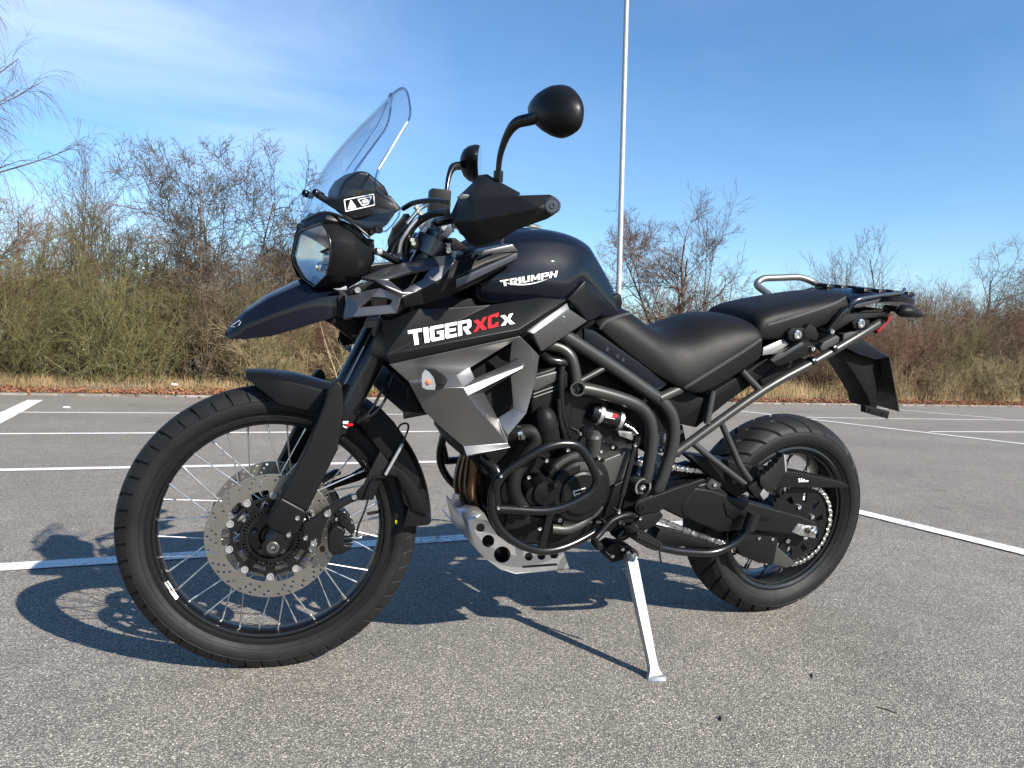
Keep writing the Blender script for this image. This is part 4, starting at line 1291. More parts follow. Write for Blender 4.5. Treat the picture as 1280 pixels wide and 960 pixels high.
for k in range(9):
    for j in range(2):
        x_, y_ = 622 + k * 22, 618 + k * 10 + j * 26
        a = P(*zU(x_, y_), -0.262)
        cylinder('peg_stud', a + Vector((0, 0.004, 0)), a + Vector((0, -0.0035, 0.001)), 0.0045, 'grip_rubber', pg, None, 6)
tube('peg_hero', [P(*zU(790, 740), -0.25), P(*zU(800, 800), -0.25), P(*zU(808, 850), -0.25)], 0.0025, 'bar_black', pg, None, 8)
plate('peg_clevis', zU, [(450, 650), (520, 570), (560, 580), (580, 640), (520, 680), (470, 680)], -0.200, 0.04, 'engine_black', bike, None, bev=0.003)
fr('peg_spring', zU, [(470, 645, -0.203), (525, 580, -0.203), (548, 585, -0.203), (545, 620, -0.203), (480, 655, -0.203)], 0.0032, 'engine_grey', bike, 8)
sh = fr('shift_lever', zU, [(285, 660, -0.205), (330, 610, -0.200), (420, 515, -0.195), (540, 470, -0.188), (600, 480, -0.182)], 0.0085, 'engine_black', bike, 12)
axis_turn('shift_peg', [(0.009, 0), (0.0105, 0.004), (0.0105, 0.034), (0.008, 0.038), (0.002, 0.038)], P(*zU(268, 672), -0.205), P(*zU(330, 745), -0.248) - P(*zU(268, 672), -0.205), 'grip_rubber', sh, None, 16)
lv = plate('shift_plate', zU, [(400, 520), (430, 500), (560, 455), (600, 480), (590, 530), (520, 540), (455, 560), (400, 610), (370, 600)], -0.186, 0.008, 'engine_black', bike, None, bev=0.002)
bolt(P(*zU(478, 530), -0.1865), 0.006, 'engine_grey', lv, None)
rod = fr('shift_rod', zF, [(815, 425, -0.165), (780, 560, -0.175), (748, 690, -0.18)], 0.0052, 'bar_black', bike, 10, 1)
fr('shift_rod_boot', zF, [(812, 440, -0.166), (760, 640, -0.178)], 0.0078, 'bar_black', rod, 12, 1)
cylinder('rod_end', P(*zF(822, 400), -0.170), P(*zF(812, 440), -0.166), 0.0105, 'bar_black', rod, None, 14, 0.002)
for q in ((812, 438), (747, 697)):
    bolt(P(*zF(*q), -0.181), 0.0045, 'bright_metal', rod, None)
fr('centre_stand_arm', zH, [(228, 492, -0.17), (300, 505, -0.172), (400, 508, -0.175), (470, 480, -0.18), (515, 440, -0.185), (535, 400, -0.188)], 0.0115, 'bar_black', bike, 14)
fr('centre_stand_pad', zH, [(520, 432, -0.187), (540, 378, -0.190)], 0.0185, 'grip_rubber', bike, 12, 1)
plate('lower_link', zH, [(205, 475), (228, 430), (300, 448), (330, 456), (420, 484), (420, 494), (330, 488), (240, 495)], -0.15, 0.05, 'engine_black', bike, None, bev=0.004)
plate('side_stand_bracket', zU, [(370, 740), (430, 700), (560, 720), (620, 760), (640, 800), (600, 830), (540, 820), (420, 860), (380, 810)], -0.165, 0.05, 'engine_black', bike, None, bev=0.005)
for q in ((420, 800), (500, 745), (545, 770), (640, 500), (615, 578), (370, 540), (470, 450)):
    bolt(P(*zU(*q), -0.190), 0.0050, 'bright_metal', bike, None, back=0.03)
# side stand: tapered leg from its pivot down to a flat foot on the ground
Bi = BIKE.inverted()
foot = Bi @ G(819, 848)
top = P(788, 698, -0.185)
ax_ = (foot - top)
side = Vector((1, 0, 0)) - ax_ * (ax_.x / ax_.length_squared)
side.normalize()
out_ = ax_.cross(side).normalized()
ss_rings = []
for t, w, d in ((-0.05, .013, .011), (0.0, .0165, .012), (0.08, .0155, .011), (0.5, .0135, .0095), (0.85, .0115, .0085), (0.93, .0125, .0085), (0.985, .021, .009), (1.0, .023, .009)):
    c = top + ax_ * t
    ss_rings.append([c + side * w + out_ * d, c + side * w - out_ * d, c - side * w - out_ * d, c - side * w + out_ * d])
stand = loft('side_stand', ss_rings, 'alu_paint', bike, None, bev=0.0025)
ft = Bi.to_3x3() @ Vector((0, 0, 1))
fx = Bi.to_3x3() @ Vector((0.75, -0.35, 0)).normalized()
fy = ft.cross(fx)
bm = bmesh.new()
ring = [(0.024, -0.014), (0.029, 0.0), (0.024, 0.014), (-0.006, 0.020), (-0.020, 0.014), (-0.023, 0.0), (-0.020, -0.014), (-0.006, -0.020)]
a_ = [bm.verts.new(foot + fx * u + fy * v + ft * 0.0005) for u, v in ring]
b_ = [bm.verts.new(foot + fx * u * .85 + fy * v * .85 + ft * 0.009) for u, v in ring]
bm.faces.new(a_[::-1]); bm.faces.new(b_)
for i in range(8):
    bm.faces.new((a_[i], a_[(i + 1) % 8], b_[(i + 1) % 8], b_[i]))
from_bm('stand_foot', bm, 'alu_paint', stand, None, 35)
bolt(P(*zU(588, 790), -0.198), 0.0085, 'bright_metal', stand, None, back=0.03)
tube('stand_spring', [P(*zU(535, 870), -0.17), P(*zU(545, 960), -0.18), P(*zH(135, 590), -0.20), P(*zH(150, 720), -0.24)], 0.0045, 'chain_steel', stand, None, 8)

# ------------------------------------------------------------------ bodywork
# fuel tank: sections (x, half width, top z, widest z, lower z)
tank_sec = [(0.400, 0.120, 1.060, 0.985, 0.93), (0.470, 0.150, 1.098, 0.995, 0.92), (0.545, 0.166, 1.122, 1.000, 0.92), (0.620, 0.172, 1.131, 1.000, 0.92),
            (0.700, 0.168, 1.122, 0.995, 0.92), (0.742, 0.152, 1.102, 0.985, 0.92), (0.790, 0.118, 1.052, 0.970, 0.91), (0.832, 0.098, 0.997, 0.945, 0.90), (0.852, 0.088, 0.955, 0.92, 0.89)]
rings = []
for i, (x, w, zt, zm, zl) in enumerate(tank_sec):
    h = [(0.0, zt + 0.004), (-0.50 * w, zt), (-0.76 * w, zt - 0.20 * (zt - zm)), (-0.95 * w, zm + 0.42 * (zt - zm)), (-w, zm), (-0.96 * w, (zm + zl) / 2), (-0.80 * w, zl), (0.0, zl)]
    sk = (0, 0, 0, 0, 0.35, 0.55, 0.35, 0.1, 0)[i]              # the knee edge slants forward towards its foot
    pr = [Vector((x + (z - zt) * sk, y, z)) for y, z in h] + [Vector((x + (z - zt) * sk, -y, z)) for y, z in h[-2:0:-1]]
    rings.append(pr)
tank = loft('fuel_tank', rings, 'gloss_paint', bike, None, sub=3, smooth=180, crease={2: 0.75, 12: 0.75, 4: 0.4, 10: 0.4}, rcrease={5: 0.8})
axis_turn('filler_cap', [(0.030, 0), (0.030, 0.006), (0.026, 0.008), (0.004, 0.008)], (0.60, 0, 1.132), (0.05, 0, 1), 'bright_metal', tank, None, 28)
# black panel with the model lettering
up_pts = [(75, 545, -.132), (170, 585, -.205), (748, 458, -.218), (150, 545, -.197), (742, 434, -.224), (958, 300, -.170), (838, 290, -.172), (620, 322, -.178), (480, 335, -.184), (300, 340, -.186), (130, 385, -.150), (100, 470, -.140), (790, 440, -.206)]
up_f = [(0, 1, 3, 11), (1, 2, 4, 3), (2, 12, 4), (4, 12, 5), (11, 3, 10), (3, 9, 10), (3, 8, 9), (3, 7, 8), (3, 4, 7), (4, 6, 7), (4, 5, 6)]
upper = panel('side_panel', zD, up_pts, up_f, 0.004, 'panel_black', bike, None, bev=0.003)
# grey lower shroud with its slot and window
lo_pts = [(195, 190, -.207), (1066, 3, -.219), (1140, 75, -.219), (1196, 130, -.203), (1172, 300, -.202), (1108, 515, -.220), (985, 662, -.226), (986, 715, -.226), (1004, 742, -.238), (710, 798, -.234), (688, 735, -.221),
          (540, 610, -.216), (430, 505, -.206), (322, 303, -.200), (0, 0, 0), (640, 262, -.221), (0, 0, 0), (765, 280, -.224), (690, 342, -.243), (555, 346, -.239), (1010, 40, -.203), (735, 212, -.214), (1060, 153, -.206),
          (1099, 185, -.230), (1085, 212, -.238), (720, 400, -.252), (828, 378, -.206), (918, 548, -.204), (1003, 268, -.201), (1022, 480, -.199), (1000, 150, -.196)]
lo_f = [(0, 1, 20, 21), (0, 21, 15, 13), (13, 15, 18, 19), (15, 21, 17, 18), (17, 22, 23, 18), (18, 23, 24, 25), (13, 19, 12), (19, 18, 25, 12), (12, 25, 11), (25, 7, 10, 11), (25, 26, 27, 7), (27, 6, 7), (10, 7, 8, 9),
        (20, 1, 2, 30), (2, 3, 4), (30, 2, 4, 28), (28, 4, 5, 29), (29, 5, 6, 27), (24, 28, 26, 25)]
used = sorted({i for f in lo_f for i in f})
rem = {o_: n_ for n_, o_ in enumerate(used)}
lower_p = panel('radiator_shroud', zP, [lo_pts[i] for i in used], [tuple(rem[i] for i in f) for f in lo_f], 0.005, 'graphite', bike, None, bev=0.0035)
plate('shroud_shade_sheet', zP, [(330, 330), (600, 240), (760, 210), (1010, 60), (1150, 110), (1150, 300), (1080, 500), (960, 640), (880, 640), (600, 600)], -0.135, 0.006, 'dark_plastic', lower_p, None, bev=0.0)  # added dark sheet, stands for the shadowed depth behind slot and window
plate('shroud_underside', zP, [(330, 340), (420, 500), (340, 515), (325, 430)], -0.15, 0.02, 'dark_plastic', lower_p, None, bev=0.003)
# the matching right-hand pair
mirrored(upper)
mirrored(lower_p)
# grey knee panel and black trim behind it
kp = panel('knee_panel', zD, [(772, 440, -.210), (956, 312, -.172), (1048, 397, -.164), (842, 533, -.186), (800, 482, -.196), (806, 452, -.217), (968, 342, -.178)],
           [(0, 1, 6, 5), (5, 6, 2, 3), (0, 5, 4), (4, 5, 3)], 0.006, 'graphite', bike, None, bev=0.003)
axis_turn('panel_fastener', [(0.0075, -0.004), (0.0075, 0.0015), (0.005, 0.002), (0.004, 0.0005), (0.0003, 0.0005)], P(*zD(935, 386), -0.1845), (-0.1, -1, 0.1), 'graphite', kp, None, 18)
panel('tank_trim', zD, [(958, 300, -.170), (1038, 214, -.158), (1062, 232, -.146), (1132, 302, -.118), (1124, 350, -.120), (1085, 386, -.142), (1048, 397, -.160), (1010, 330, -.168), (1040, 260, -.160)],
      [(0, 1, 8, 7), (1, 2, 3, 8), (8, 3, 4, 5), (7, 8, 5, 6), (0, 7, 6)], 0.006, 'satin_black', bike, None, bev=0.003)
plate('tank_tail', zD, [(1122, 300), (1196, 272), (1206, 322), (1160, 352), (1120, 352)], -0.095, 0.19, 'satin_black', bike, None, bev=0.006)
plate('tank_base', zD, [(700, 430), (960, 300), (1060, 240), (1200, 290), (1200, 340), (1060, 420), (900, 520), (760, 560), (560, 560), (500, 420)], -0.085, 0.17, 'dark_plastic', bike, None, bev=0.004)
plate('tank_front_filler', zD, [(180, 340), (420, 300), (640, 290), (660, 420), (300, 470), (150, 430)], -0.105, 0.21, 'dark_plastic', bike, None, bev=0.004)
# frame cover under the seat, with a raised maker's line
fc = plate('frame_cover', zG, [(-30, 275), (10, 285), (45, 308), (170, 398), (290, 488), (262, 508), (245, 522), (150, 446), (30, 362), (-30, 322)], -0.136, 0.012, 'gloss_paint', bike, None, bev=0.003)
marks = []
for i in range(4):
    cx, cy = 55 + i * 20, 345 + i * 13.5
    if i == 1:
        continue
    for (u, v) in ((0, 0), (5, 3)):
        marks.append([zG(cx + u, cy + v), zG(cx + u + 3, cy + v + 2), zG(cx + u + 1, cy + v + 16), zG(cx + u - 3, cy + v + 13)])
decal('cover_emboss', marks, fc, 'cap_grey', bike)

# grey winglet frame beside the headlight (open frame with two windows)
an = [(165, 248, -.140), (330, 185, -.140), (560, 120, -.152), (765, 100, -.172), (802, 132, -.186), (265, 267, -.176), (480, 212, -.186), (625, 190, -.190), (785, 152, -.194), (0, 0, 0), (705, 255, -.204), (545, 338, -.209), (440, 374, -.218),
      (0, 0, 0), (575, 262, -.196), (445, 338, -.205), (350, 264, -.180), (405, 492, -.206), (125, 520, -.192), (60, 532, -.158), (90, 372, -.150), (0, 0, 0), (300, 330, -.176), (162, 458, -.186), (240, 393, -.186), (345, 386, -.192), (388, 402, -.198), (366, 434, -.198)]
an_f = [(0, 1, 5), (1, 2, 6, 5), (2, 3, 7, 6), (3, 4, 8, 7), (7, 8, 10, 14), (14, 10, 11, 15), (15, 11, 12), (5, 16, 15, 12), (5, 6, 16), (20, 22, 24, 23), (22, 12, 26, 25), (22, 25, 24), (12, 17, 27, 26), (17, 18, 23, 27), (18, 19, 20, 23)]
used = sorted({i for f in an_f for i in f})
rem = {o_: n_ for n_, o_ in enumerate(used)}
wing = panel('winglet_frame', zQ, [an[i] for i in used], [tuple(rem[i] for i in f) for f in an_f], 0.008, 'winglet', bike, None, bev=0.003)
mirrored(wing)
plate('winglet_shade_sheet', zQ, [(140, 400), (280, 290), (300, 230), (620, 150), (760, 140), (690, 260), (440, 400), (400, 470), (130, 500)], -0.125, 0.01, 'dark_plastic', wing, None, bev=0.0)  # dark sheet added behind both windows in place of deep shade
pb = plate('winglet_tab', zQ, [(85, 345), (110, 320), (190, 285), (205, 300), (190, 330), (160, 355), (95, 365)], -0.165, 0.02, 'plastic', wing, None, bev=0.003)
bolt(P(*zQ(142, 333), -0.1655), 0.0075, 'bright_metal', wing, None)
# black air deflector between winglet and tank
dfl = panel('air_deflector', zQ, [(440, 378, -.212), (545, 340, -.206), (705, 256, -.202), (800, 135, -.190), (958, 106, -.180), (985, 68, -.170), (1180, 28, -.165), (1220, 80, -.172), (1207, 132, -.174), (950, 286, -.184), (790, 360, -.190), (600, 425, -.196), (455, 455, -.200), (800, 250, -.206), (1000, 150, -.190)],
            [(0, 1, 11, 12), (1, 2, 10, 11), (2, 3, 13), (3, 4, 14, 13), (4, 5, 6, 14), (14, 6, 7), (14, 7, 8, 9), (13, 14, 9, 10), (2, 13, 10)], 0.005, 'satin_black', bike, None, bev=0.003)
plate('deflector_slat', zQ, [(800, 262), (1214, 86), (1206, 126), (800, 322)], -0.2045, 0.016, 'cap_grey', dfl, None, bev=0.002)
plate('deflector_top', zQ, [(958, 104), (985, 68), (1180, 26), (1218, 76), (1100, 88)], -0.1795, 0.06, 'winglet', dfl, None, bev=0.004)
plate('deflector_inner', zQ, [(620, 200), (800, 135), (985, 68), (1100, 60), (1040, 200), (800, 340), (600, 400)], -0.150, 0.02, 'dark_plastic', dfl, None, bev=0.0)
mirrored(dfl)

# headlamp beak
bk = [((62, 672), (50, 708), .020), ((105, 630), (82, 716), .034), ((170, 568), (160, 716), .050), ((290, 492), (300, 700), .076), ((440, 426), (460, 655), .100), ((520, 400), (600, 610), .112), ((640, 395), (690, 582), .118)]
rings = []
for (tx, ty), (bx, by), w in bk:
    t, b = P(*zC(tx, ty), -0.55 * w), P(*zC(bx, by), -w)
    mid = t.lerp(b, 0.45) + Vector((0, -0.18 * w, 0.004))
    half = [Vector((t.x, 0, t.z + 0.006)), t, mid, b, Vector((b.x + 0.01, -0.6 * w, b.z + 0.012)), Vector((b.x + 0.02, 0, b.z + 0.02))]
    rings.append(half + [Vector((v.x, -v.y, v.z)) for v in half[-2:0:-1]])
beak = loft('beak', rings, 'gloss_paint', bike, None, smooth=30, bev=0.0015)
def badge_outline(g):
    return [zC(*q) for q in g]
decal('beak_badge', [badge_outline([(80, 648), (100, 630), (128, 612), (138, 622), (128, 640), (100, 650)])], beak, 'white_print', bike, 0.0006)
decal('beak_badge_field', [badge_outline([(87, 645), (104, 632), (126, 618), (132, 624), (124, 636), (100, 646)])], beak, 'gloss_paint', bike, 0.0012)
plate('beak_joint', zC, [(665, 480), (705, 480), (715, 585), (668, 600)], -0.128, 0.01, 'plastic', beak, None, bev=0.002)
plate('beak_underside', zC, [(560, 600), (700, 590), (790, 640), (760, 740), (720, 700), (640, 640)], -0.06, 0.12, 'dark_plastic', bike, None, bev=0.01)
# headlamp unit: housing, reflector, lens
lens = [(392, 288, -.118), (440, 360, -.136), (466, 450, -.150), (472, 560, -.153), (468, 650, -.150), (436, 765, -.135), (326, 876, -.088), (220, 800, -.048), (134, 655, -.016), (124, 600, -.012), (172, 384, -.016), (215, 350, -.035)]
LV = [P(*zR(x, y_), l) for x, y_, l in lens]
cL = P(*zR(305, 590), -0.098)
rings = [[v + Vector((0.0015, 0, 0)) for v in LV], [v + Vector((0.012, -0.004 if v.y < -.08 else 0.0, 0)) for v in LV], [v + Vector((0.050, -0.004 if v.y < -.08 else 0.0, 0)) for v in LV], [v + Vector((0.070, 0.006 if v.y < -.08 else 0, 0)) for v in LV], [v.lerp(cL + Vector((0.1, 0, 0)), 0.3) + Vector((0.075, 0.01, 0)) for v in LV]]
def headlamp(sgn):
    fl = lambda v: Vector((v.x, v.y * -sgn, v.z))
    bm = bmesh.new()
    rr = [[bm.verts.new(fl(v)) for v in r_] for r_ in rings]
    n = len(rr[0])
    for a, b in zip(rr, rr[1:]):
        for k in range(n):
            bm.faces.new((a[k], a[(k + 1) % n], b[(k + 1) % n], b[k]))
    bm.faces.new(rr[-1])
    h = from_bm('headlamp', bm, 'satin_black', bike, None, 25)
    # reflector bowl: stepped rings towards a bulb seat
    bm = bmesh.new()
    seat = cL + Vector((0.050, 0.010, 0.006))
    prev = [bm.verts.new(fl(v + Vector((0.006, 0, 0)))) for v in LV]
    for t, d in ((0.18, 0.022), (0.45, 0.036), (0.75, 0.046)):
        cur = [bm.verts.new(fl(v.lerp(cL, t) + Vector((d, 0.002, 0)))) for v in LV]
        for k in range(n):
            bm.faces.new((prev[k], prev[(k + 1) % n], cur[(k + 1) % n], cur[k]))
        prev = cur
    bm.faces.new(prev)
    from_bm('reflector', bm, 'reflector', h, None, 18)
    axis_turn('bulb_shield', [(0.016, 0), (0.016, 0.012), (0.012, 0.020), (0.004, 0.024)], fl(cL + Vector((0.045, 0.004, 0))), (-1, -0.5 * -sgn, 0), 'chain_steel', h, None, 20)
    axis_turn('bulb_cap', [(0.013, 0), (0.014, 0.010), (0.010, 0.022), (0.003, 0.027)], fl(cL + Vector((0.030, 0.0, -0.022))), (-1, -0.6 * -sgn, 0), 'lens_chrome', h, None, 20)
    dv = [fl(P(*zR(x_, y_), l_) + Vector((0.016, 0.004, 0))) for x_, y_, l_ in ((300, 545, -.10), (445, 480, -.142), (450, 505, -.145), (330, 565, -.11))]
    bm = bmesh.new()
    extrude_bm(bm, dv, 0.006)
    from_bm('lamp_divider', bm, 'dark_plastic', h, None, 30)
    axis_turn('bulb', [(0.008, 0), (0.009, 0.010), (0.006, 0.018), (0.001, 0.020)], fl(cL + Vector((0.046, 0.002, -0.032))), (-1, -0.5 * -sgn, 0), 'white_print', h, None, 16)
    bm = bmesh.new()
    edge = [bm.verts.new(fl(v + Vector((-0.0005, 0, 0)))) for v in LV]
    inn = [bm.verts.new(fl(v.lerp(cL, 0.30) + Vector((-0.006, -0.004, 0)))) for v in LV]
    c = bm.verts.new(fl(cL + Vector((-0.012, -0.006, 0.0))))
    for k in range(n):
        bm.faces.new((edge[k], edge[(k + 1) % n], inn[(k + 1) % n], inn[k]))
        bm.faces.new((inn[k], inn[(k + 1) % n], c))
    from_bm('lens', bm, 'lens_glass', h, None, 12)
    tube('lens_rim', [fl(v + Vector((-0.001, 0, 0))) for v in LV + LV[:1]], 0.0028, 'bar_black', h, None, 8, curve=False)
    # two moulded facet lines across the lower lens
    for a_, b_ in (((300, 680, -.104), (412, 800, -.118)), ((300, 680, -.104), (236, 775, -.066))):
        tube('lens_facet', [fl(P(*zR(a_[0], a_[1]), a_[2])), fl(P(*zR(b_[0], b_[1]), b_[2]))], 0.0011, 'lens_glass', h, None, 6, 1)
    # brow over the lens
    bp = [P(*zR(x, y_), l) for x, y_, l in ((172, 390, -.012), (182, 312, -.010), (300, 250, -.05), (425, 186, -.108), (448, 206, -.120), (432, 250, -.126), (400, 284, -.122), (320, 308, -.085), (238, 330, -.044), (205, 392, -.02))]
    bm = bmesh.new()
    a = [bm.verts.new(fl(v + Vector((-0.004, 0, 0)))) for v in bp]
    b = [bm.verts.new(fl(v + Vector((0.030, 0.0, -0.004)))) for v in bp]
    bm.faces.new(a)
    bm.faces.new(b[::-1])
    for i in range(len(bp)):
        j = (i + 1) % len(bp)
        bm.faces.new((a[i], b[i], b[j], a[j]))
    bevel_bm(bm, 0.002)
    from_bm('brow', bm, 'panel_black', h, None, 35)
    return h
hl = headlamp(-1)
headlamp(1)
plate('cowl_bracket', zR, [(690, 360), (745, 390), (800, 425), (880, 440), (820, 600), (760, 660), (700, 650), (700, 480)], -0.128, 0.02, 'plastic', bike, None, bev=0.004)
plate('cowl_back', zR, [(480, 330), (560, 250), (720, 320), (800, 420), (880, 470), (880, 640), (830, 720), (640, 830), (520, 800)], -0.110, 0.22, 'dark_plastic', bike, None, bev=0.008)
for q, r_ in (((908, 345), 0.0095), ((848, 370), 0.0055), ((726, 610), 0.0075)):
    bolt(P(*zR(*q), -0.158 if q[1] < 500 else -0.131), r_, 'bar_black' if q[1] < 500 else 'bright_metal', hl, None, back=0.02)
fr('lamp_wire', zR, [(900, 545, -0.12), (985, 590, -0.11), (1080, 640, -0.10), (1150, 690, -0.09)], 0.0085, 'bar_black', bike, 12)
cylinder('lamp_connector', P(*zR(885, 548), -0.124), P(*zR(930, 552), -0.12), 0.0085, 'alu_paint', bike, None, 14, 0.001)
plate('side_lug', zR, [(495, 895), (560, 890), (615, 868), (620, 905), (530, 905)], -0.125, 0.012, 'alu_paint', bike, None, bev=0.001)
# instrument binnacle behind the screen
ins = plate('instrument_cluster', zA, [(652, 640), (655, 590), (690, 535), (755, 492), (800, 498), (845, 535), (885, 570), (912, 622), (830, 640)], -0.075, 0.15, 'satin_black', bike, None, bev=0.018, seg=4)
hood = panel('instrument_cowl', zA, [(560, 640, -.085), (640, 632, -.105), (830, 598, -.130), (912, 616, -.140), (966, 680, -.150), (940, 702, -.152), (820, 715, -.145), (730, 735, -.132), (640, 690, -.115)], [(0, 1, 8), (1, 2, 7, 8), (2, 6, 7), (2, 3, 5, 6), (3, 4, 5)], 0.006, 'satin_black', bike, None, bev=0.003)
plate('cowl_cheek', zA, [(640, 690), (730, 735), (820, 715), (940, 702), (900, 760), (850, 800), (810, 825), (740, 770)], -0.128, 0.012, 'plastic', bike, None, bev=0.003)
def sq(g):
    return [zA(*q) for q in g]
stick = []
A0, B0, C0, D0 = (682, 640), (828, 611), (833, 665), (690, 697)
def lerp2(a, b, t):
    return (a[0] + (b[0] - a[0]) * t, a[1] + (b[1] - a[1]) * t)
def quad2(u, v):
    return zA(*lerp2(lerp2(A0, B0, u), lerp2(D0, C0, u), v))
def stroke(a, b, w=0.035):
    (u0, v0), (u1, v1) = a, b
    du, dv = (u1 - u0) * 2.6, v1 - v0
    L_ = math.hypot(du, dv) or 1
    nx_, ny_ = -dv / L_ * w / 2.6 * 1.3, du / L_ * w * 1.3
    return [quad2(u0 + nx_, v0 + ny_), quad2(u1 + nx_, v1 + ny_), quad2(u1 - nx_, v1 - ny_), quad2(u0 - nx_, v0 - ny_)]
for a, b in (((0, 0), (1, 0)), ((1, 0), (1, 1)), ((1, 1), (0, 1)), ((0, 1), (0, 0)),
             ((.09, .85), (.22, .15)), ((.22, .15), (.36, .85)), ((.09, .85), (.36, .85)), ((.14, .6), (.31, .6)), ((.17, .4), (.27, .4)), ((.22, .3), (.22, .8)), ((.12, .7), (.33, .7)),
             ((.46, .2), (.92, .2)), ((.92, .2), (.78, .8)), ((.78, .8), (.58, .8)), ((.58, .8), (.46, .2)), ((.58, .45), (.70, .35)), ((.70, .35), (.82, .45)), ((.58, .5), (.82, .5)), ((.62, .62), (.78, .62))):
    stick.append(stroke(a, b))
decal('warning_sticker', stick, hood, 'white_print', bike)
# clear touring screen, curved, with edge lines, one stretch coloured as its gleam
rowsW = [((1012, 188), .100, (905, 125)), ((1002, 245), .115, (800, 222)), ((925, 365), .130, (690, 335)), ((850, 490), .142, (590, 452)), ((842, 600), .152, (508, 583)), ((962, 682), .168, (468, 690)), ((890, 795), .166, (458, 755))]
grid = []
NU = 8
for (nx_, ny_), w, (cx, cy) in rowsW:
    Np, Cp = P(*zA(nx_, ny_), -w), P(*zA(cx, cy), 0.004)
    row = []
    for k in range(-NU, NU + 1):
        u = k / NU
        a = abs(u)
        row.append(Vector((Cp.x + (Np.x - Cp.x) * a ** 1.9, w * u, Cp.z + (Np.z - Cp.z) * a ** 1.4)))
    grid.append(row)
top0 = [v.copy() for v in grid[0]]
for k, v in enumerate(top0):
    a = abs(k - NU) / NU
    grid[0][k] = v + Vector((0.010, 0, 0.030)) * (math.sin(min(1.0, a) ** 1.3 * math.pi))
vs = [v for r_ in grid for v in r_]
W_ = 2 * NU + 1
fs = [(i * W_ + k, i * W_ + k + 1, (i + 1) * W_ + k + 1, (i + 1) * W_ + k) for i in range(len(grid) - 1) for k in range(W_ - 1)]
screen = shell('windscreen', vs, fs, 0.004, 'clear_screen', bike, None, bev=0, sub=2, outward=(-1, 0, 0.5))
border = grid[0] + [r_[-1] for r_ in grid[1:]] + grid[-1][-2::-1] + [r_[0] for r_ in grid[-2:0:-1]]
tube('screen_edge', catmull(border + border[:1], 3), 0.0024, 'screen_edge', screen, None, 6, curve=False)
fr('edge_gleam', zA, [(998, 248, -.117), (925, 367, -.131), (852, 488, -.143)], 0.0022, 'gleam_pale', screen, 8, 1)  # bright gleam of the near edge, put into an added pale strip
fr('screen_fold', zA, [(690, 495, .13), (770, 380, .13), (850, 258, .12), (905, 130, .09)], 0.0012, 'screen_edge', screen, 6)
for q in ((540, 605, -.075), (488, 608, .03)):
    bolt(P(*zA(q[0], q[1]), q[2]), 0.0085, 'bar_black', screen, None, d=(-0.8, -0.5, 0.2), back=0.02)
tube('screen_bracket', [P(*zA(545, 612), -.072), P(*zA(600, 645), -.08), P(*zA(660, 670), -.09)], 0.0075, 'bar_black', bike, None, 10, 3)
fr('screen_base', zA, [(812, 828, -.155), (700, 742, -.14), (580, 702, -.10), (470, 745, -.02)], 0.003, 'bar_black', bike, 8)

# ------------------------------------------------------------------ handlebar, guards, mirrors (steered)
S = STR
be = P(*zB(622, 697), -0.425, S)
bl_ = be + Vector((-0.035, 0.145, 0.004))
bar_pts = [be, bl_, Vector((0.380, -0.16, 1.125)), Vector((0.345, -0.08, 1.115)), Vector((0.345, 0.08, 1.115)), Vector((0.380, 0.16, 1.125)), Vector((bl_.x, -bl_.y, bl_.z)), Vector((be.x, -be.y, be.z))]
bar = tube('handlebar', rounded(bar_pts, 0.05), 0.0125, 'bar_black', bike, S, 14, curve=False)
for s in (-1, 1):
    d = (bar_pts[0] - bar_pts[1]) if s < 0 else (bar_pts[-1] - bar_pts[-2])
    base = bar_pts[1] if s < 0 else bar_pts[-2]
    tube('grip', [base + d * 0.12, base + d * 0.5, base + d * 0.98], [0.0175, 0.0165, 0.0185], 'grip_rubber', bar, None, 16, 4)
    cylinder('switch_cluster', base + d * -0.22, base + d * 0.08, 0.022, 'plastic', bar, None, 14, 0.004)
    cylinder('bar_clamp', Vector((0.345, s * 0.05 - 0.012, 1.115)), Vector((0.345, s * 0.05 + 0.012, 1.115)), 0.026, 'aluminium', bar, None, 20, 0.002)
    cylinder('bar_riser', Vector((0.340, s * 0.05, 1.06)), Vector((0.345, s * 0.05, 1.115)), 0.018, 'cap_grey', bar, None, 16, 0.001)
    lp = [base + d * -0.05 + Vector((-0.035, 0, 0.0)), base + d * 0.4 + Vector((-0.042, 0, -0.005)), base + d * 0.88 + Vector((-0.035, 0, -0.008))]
    tube('lever', lp, [0.008, 0.007, 0.006], 'bar_black', bar, None, 10, 4)
    cylinder('lever_perch', base + d * -0.05 + Vector((-0.038, 0, 0)), base + d * -0.05, 0.012, 'bar_black', bar, None, 12, 0.002)
bm = bmesh.new()
bmesh.ops.create_cube(bm, size=1)
for v in bm.verts:
    v.co = Vector((0.395 + v.co.x * 0.055, 0.225 + v.co.y * 0.06, 1.182 + v.co.z * 0.085))
bevel_bm(bm, 0.006)
from_bm('brake_reservoir', bm, 'plastic', bike, S, 30)
guard_pts = [(95, 745, -.262), (135, 650, -.262), (210, 660, -.335), (440, 642, -.402), (615, 636, -.432), (667, 690, -.438), (645, 742, -.434), (600, 770, -.424), (450, 822, -.400), (350, 882, -.365), (230, 916, -.322), (186, 890, -.298), (108, 785, -.270), (215, 778, -.352), (560, 708, -.443), (652, 655, -.437)]
guard_f = [(12, 0, 1), (12, 1, 2, 13), (13, 2, 3, 14), (14, 3, 4, 15), (14, 15, 5, 6), (13, 14, 8, 9), (14, 6, 7, 8), (12, 13, 9, 10), (12, 10, 11)]
guard = panel('handguard', zB, guard_pts, guard_f, 0.005, 'guard_plastic', bike, S, bev=0.007, seg=4, ang=60)
